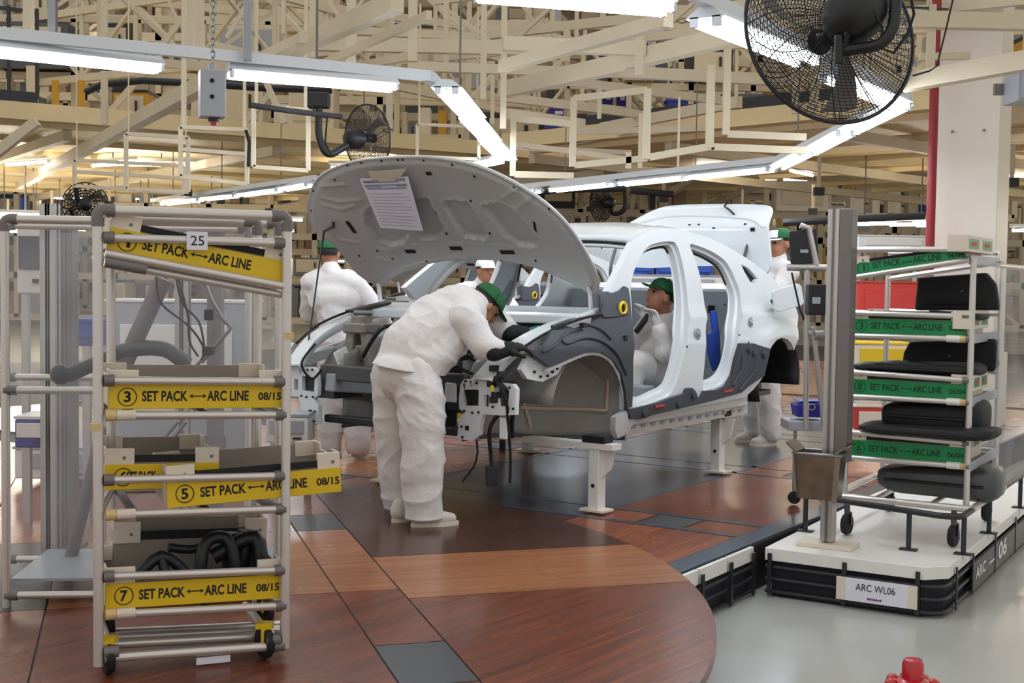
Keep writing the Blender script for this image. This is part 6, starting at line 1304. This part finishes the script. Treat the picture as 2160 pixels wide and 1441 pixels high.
def shoe(parent, heel, toe, w=.05, m='shoe_white'):
    h, t = V(heel), V(toe); d = (t - h); d.z = 0; d.normalize(); s = V((-d.y, d.x, 0)); L = (t - h).length; z0 = h.z
    mb = MB(); capsule(mb, h + d * .04 + Z3 * .055, h + d * .05 + Z3 * .10, .044, .040); capsule(mb, h + d * .045 + Z3 * .042, h + d * (L * .55) + Z3 * .045, .042, .046); capsule(mb, h + d * (L * .55) + Z3 * .042, h + d * (L - .05) + Z3 * .036, .046, .036); capsule(mb, h + d * .07 + Z3 * .09, h + d * (L * .6) + Z3 * .055, .038, .035)
    for i, v in enumerate(mb.v): mb.v[i] = V((v.x, v.y, max(v.z, z0 + .014)))
    o = fuse('shoe', mb, m, parent, .010, 4)
    so_ = MB(); n = 18; pts = []
    for i in range(n):
        a = 2 * math.pi * i / n; ca, sa = math.cos(a), math.sin(a); pts.append(h + d * (L / 2 + ca * L * .5) + s * (sa * w * (1.0 if ca > 0 else .85)))
    so_.prism([p + Z3 * .022 for p in pts], [V((p.x, p.y, z0)) for p in pts]).build('sole', 'sole' if m != 'shoe_white' else 'tote_cream', o, smooth=40)
    for k in (.42, .52): p = h + d * (L * k) + Z3 * (.105 - .07 * (k - .3)); MB().tube([p - s * .028, p + Z3 * .006, p + s * .028], .004, 6).build('lace', 'paper', o)
    return o
def cloth_caps(lst):
    mb = MB()
    for a, b, ra, rb in lst: capsule(mb, a, b, ra, rb, 16)
    return mb
J = onY
# ---------------- worker bent over the engine bay
FZ = TT
w1 = empty('person', onZ(880, 1110, FZ), 'worker in white coverall and green cap bending over the engine bay', 'person')
an_, af_ = J(893, 1085, 7.20), J(845, 1078, 7.48); kn, kf = J(893, 945, 7.20), J(838, 945, 7.46); hn, hf_ = J(878, 815, 7.22), J(832, 815, 7.42)
pel, wai, che, upp, nek = J(856, 790, 7.32), J(870, 740, 7.34), J(920, 685, 7.42), J(968, 655, 7.48), J(1005, 640, 7.52)
shn, shf = J(982, 668, 7.30), J(1000, 640, 7.68); eln, elf = J(1022, 728, 7.26), J(1058, 690, 7.70); wrn, wrf = J(1062, 738, 7.24), J(1092, 702, 7.70)
hc = J(1022, 645, 7.55); hfw = V((.62, .35, -.72))
sk = MB(); head(w1, hc, hfw, V((.6, .2, .75)), sk, w1)
capsule(sk, nek, hc, .055, .055); capsule(sk, upp, nek, .10, .06); capsule(sk, che, upp, .12, .12); capsule(sk, pel, che, .12, .12); capsule(sk, shn, upp, .06, .08); capsule(sk, shf, upp, .06, .08)
capsule(sk, shn, eln, .05, .042); capsule(sk, eln, wrn, .042, .03); capsule(sk, shf, elf, .05, .042); capsule(sk, elf, wrf, .042, .03)
for a, b, c in ((hn, kn, an_), (hf_, kf, af_)): capsule(sk, a, b, .075, .055); capsule(sk, b, c, .055, .04); capsule(sk, pel, a, .11, .08)
fuse('body', sk, 'skin', w1, .010, 3)
sh = cloth_caps([(J(848, 800, 7.32), J(868, 740, 7.34), .188, .185), (J(872, 735, 7.34), J(920, 690, 7.42), .182, .185), (J(920, 690, 7.42), upp, .185, .155), (upp, nek, .14, .075), (upp, shn, .12, .090), (upp, shf, .12, .090), (shn, eln, .086, .078), (eln, J(1046, 737, 7.25), .078, .062), (shf, elf, .085, .075), (elf, J(1080, 700, 7.74), .075, .055), (J(838, 800, 7.24), J(878, 800, 7.40), .165, .165), (J(890, 770, 7.28), J(940, 715, 7.38), .13, .14)])
fuse('shirt', sh, 'fabric_white', w1, .009, 4, .017, 4.6, 3, cut=[(J(850, 775, 7.32), V((-.18, 0, -1)))])
tr1 = cloth_caps([(J(850, 790, 7.27), J(868, 790, 7.42), .150, .150), (J(872, 795, 7.25), J(888, 845, 7.22), .145, .135), (J(888, 845, 7.22), J(893, 950, 7.20), .135, .118), (J(893, 950, 7.20), J(890, 1010, 7.2), .118, .115), (J(890, 1010, 7.2), J(897, 1100, 7.2), .112, .105), (J(836, 795, 7.40), J(832, 860, 7.43), .14, .125), (J(832, 860, 7.43), J(836, 960, 7.46), .125, .110), (J(836, 960, 7.46), J(848, 1092, 7.5), .11, .10)])
fuse('trousers', tr1, 'fabric_white', w1, .009, 4, .016, 4.6, 8, cut=[(V((0, 0, FZ + .045)), V((0, 0, -1)))])
shoe(w1, onZ(866, 1112, FZ), onZ(968, 1106, FZ) ); shoe(w1, onZ(826, 1103, FZ), onZ(905, 1092, FZ))
for wr_, dr in ((wrn, V((.75, .25, .15))), (wrf, V((.8, .3, .0)))):
    g = MB(); hand(g, wr_, dr, V((0, .3, -1)), .55, 1.3); capsule(g, wr_ - V(dr).normalized() * .06, wr_ + V(dr).normalized() * .02, .055, .045); fuse('glove', g, 'glove_black', w1, .006, 2)
MB().tube([wrf + V((.05, 0, .01)), wrf + V((.13, .05, .03))], .016, 8).build('driver_grip', 'glove_teal'); tag(COL.objects[-1], 'teal handled driver held by the bent worker', 'tool')
# ---------------- standing figures
def stander(label, foot, Y, yaw, lean=V((0, 0, 0)), H=1.70, cap='cap_green', arms=None, face=True, cap_trim=None, look=None, stoop=0.0, glove='glove'):
    """upright worker; foot = (px) ground pixel x at depth Y; yaw = facing in the ground plane"""
    g = onY(foot, 900, Y); g.z = PZ; o = empty('person', g, label, 'person', 'workers in white coveralls'); f = V((math.cos(yaw), math.sin(yaw), 0)); s = V((-f.y, f.x, 0)); k = H / 1.72
    def p(x, y, z): return g + s * (x * k) + f * (y * k) + Z3 * (z * k) + (V(lean) + f * stoop) * (max(0, z - .9) / .8) ** 1.0 - Z3 * (abs(stoop) * .35 * max(0, z - .9))
    sk = MB(); look = look or f
    hc = p(0, .03, 1.585); head(o, hc, look, Z3 if stoop == 0 else (Z3 + f * stoop), sk, o, cap, True, k, cap_trim, face)
    capsule(sk, p(0, 0, 1.40), hc, .055, .055); capsule(sk, p(0, 0, 1.15), p(0, 0, 1.34), .10, .09); capsule(sk, p(0, 0, .92), p(0, 0, 1.15), .11, .11)
    A = arms or {1: ((.24, .05, 1.14), (.26, .18, .95)), -1: ((-.24, .05, 1.14), (-.26, .18, .95))}
    shirt = [(p(-.06, 0, .90), p(.06, 0, .90), .175, .175), (p(0, 0, .92), p(0, 0, 1.15), .175, .165), (p(-.06, 0, 1.25), p(.06, 0, 1.25), .155, .155), (p(-.11, 0, 1.36), p(.11, 0, 1.36), .105, .105), (p(0, 0, 1.38), p(0, .01, 1.475), .10, .068)]
    for sg in (1, -1):
        sh_, e, w = p(sg * .18, 0, 1.36), p(*A[sg][0]), p(*A[sg][1]); capsule(sk, p(0, 0, 1.34), sh_ - Z3 * .02, .06, .05); capsule(sk, sh_, e, .05, .042); capsule(sk, e, w, .042, .03)
        shirt += [(p(sg * .1, 0, 1.36), sh_, .09, .085), (sh_, e, .080, .068), (e, e.lerp(w, .9), .068, .052)]
        gl = MB(); d_ = (w - e).normalized(); hand(gl, w, d_, f * .5 - Z3 * .5, .5, 1.1 * k, sg); capsule(gl, w - d_ * .05, w + d_ * .02, .036, .034); fuse('glove', gl, glove, o, .007, 2)
        hp, kn_, an2 = p(sg * .09, 0, .88), p(sg * .11, .02, .48), p(sg * .12, -.01, .09); capsule(sk, p(0, 0, .92), hp, .11, .08); capsule(sk, hp, kn_, .075, .055); capsule(sk, kn_, an2, .055, .04)
    fuse('body', sk, 'skin', o, .011, 3); fuse('shirt', cloth_caps(shirt), 'fabric_white', o, .013, 5, .015, 4.2, Y, cut=[(p(0, 0, .84), V((0, 0, -1)))])
    tr = [(p(-.05, 0, .90), p(.05, 0, .90), .155, .155)]
    for sg in (1, -1): tr += [(p(sg * .09, 0, .88), p(sg * .11, .02, .48), .125, .105), (p(sg * .11, .02, .48), p(sg * .12, -.01, .10), .105, .095)]
    fuse('trousers', cloth_caps(tr), 'fabric_white', o, .013, 5, .015, 4.0, Y + 2, cut=[(V((0, 0, PZ + .05)), V((0, 0, -1)))])
    for sg in (1, -1): h = p(sg * .12, -.07, 0); h.z = PZ; shoe(o, h, h + f * .27)
    return o
stander('worker in white seen from behind left of the raised hood', 726, 9.9, math.radians(75), lean=V((-.16, 0, 0)), H=1.72, arms={1: ((.30, .10, 1.12), (.22, .34, 1.05)), -1: ((-.30, .08, 1.12), (-.26, .32, 1.0))}, face=False)
stander('worker in white with white fronted green cap at the car trunk', 1606, 11.2, math.radians(200), H=1.90, cap='cap_green', cap_trim='cap_white', arms={1: ((.26, .14, 1.16), (.20, .42, 1.22)), -1: ((-.26, .14, 1.16), (-.18, .40, 1.20))}, look=V((-.72, -.45, -.05)), lean=V((.18, 0, 0)))
stander('worker in white stooping behind the engine bay', 985, 12.2, math.radians(-60), stoop=.35, arms={1: ((.28, .2, 1.2), (.24, .42, 1.1)), -1: ((-.28, .2, 1.2), (-.24, .42, 1.1))}, cap='cap_white', face=False)
# ---------------- worker sitting inside the car
SY = 9.25
w3 = empty('person', J(1385, 800, SY), 'worker in white sitting inside the car with raised gloved hands', 'person')
pv, ch3, sh3 = J(1392, 790, 9.30), J(1402, 735, 9.28), J(1408, 690, 9.28); nk3, hc3 = J(1406, 672, 9.26), J(1394, 626, 9.2)
kneeA, kneeB = J(1335, 770, 8.95), J(1330, 800, 9.35); ankA, ankB = J(1318, 850, 8.9), J(1308, 850, 9.2)
sA, sB = J(1432, 705, 9.15), J(1385, 700, 9.45); eA, eB = J(1408, 740, 8.98), J(1348, 720, 9.35); wA, wB = J(1388, 685, 8.95), J(1362, 675, 9.1)
sk = MB(); head(w3, hc3, V((-.80, -.35, .35)), V((.25, .0, 1)), sk, w3, cap='cap_green', size=1.05)
capsule(sk, nk3, hc3, .055, .055); capsule(sk, sh3, nk3, .10, .06); capsule(sk, pv, sh3, .12, .12)
for s_, e_, w_ in ((sA, eA, wA), (sB, eB, wB)): capsule(sk, sh3, s_, .08, .06); capsule(sk, s_, e_, .05, .042); capsule(sk, e_, w_, .042, .03)
for k_, a_ in ((kneeA, ankA), (kneeB, ankB)): capsule(sk, pv, k_, .09, .06); capsule(sk, k_, a_, .055, .04)
fuse('body', sk, 'skin', w3, .010, 3)
fuse('shirt', cloth_caps([(pv, ch3, .165, .17), (ch3, sh3, .17, .13), (sh3, nk3, .10, .07), (sh3, sA, .11, .09), (sh3, sB, .11, .09), (sA, eA, .105, .09), (eA, eA.lerp(wA, .8), .072, .055), (sB, eB, .085, .07), (eB, eB.lerp(wB, .8), .07, .055)]), 'fabric_white', w3, .012, 5, .014, 4.5, 5)
fuse('trousers', cloth_caps([(pv, kneeA, .15, .105), (pv, kneeB, .15, .105), (kneeA, ankA, .10, .08), (kneeB, ankB, .10, .08)]), 'fabric_white', w3, .012, 5, .014, 4.2, 9)
for w_, e_, d_ in ((wA, eA, V((-.35, -.1, .9))), (wB, eB, V((-.2, -.3, .9)))):
    g = MB(); hand(g, w_, d_, V((-.5, -.3, .1)), .6, 1.1); capsule(g, w_ - d_.normalized() * .06, w_ + d_.normalized() * .02, .038, .034); fuse('glove', g, 'glove', w3, .006, 2)
for a_ in (ankA, ankB): h = a_.copy(); h.z -= .08; shoe(w3, h + V((.05, .05, 0)), h + V((-.16, -.14, 0)))
MB().tube([J(1342, 700, 9.0), J(1360, 676, 8.95), J(1366, 662, 8.95)], [.022, .022, .012], 10).build('power_tool', 'black_plastic', smooth=40); tag(COL.objects[-1], 'black hand tool held up by the seated worker', 'tool')
# ---------------- second car further up the line
c2 = copy_tree(car); c2.location = c2.location + V((-.45, 6.6, 0)); c2['label'] = 'second white car body further back, seen through the first windshield'
s2 = copy_tree(st); s2.location = s2.location + V((-.45, 6.6, 0)); s2['label'] = 'cream steel stand under the second car body further back'
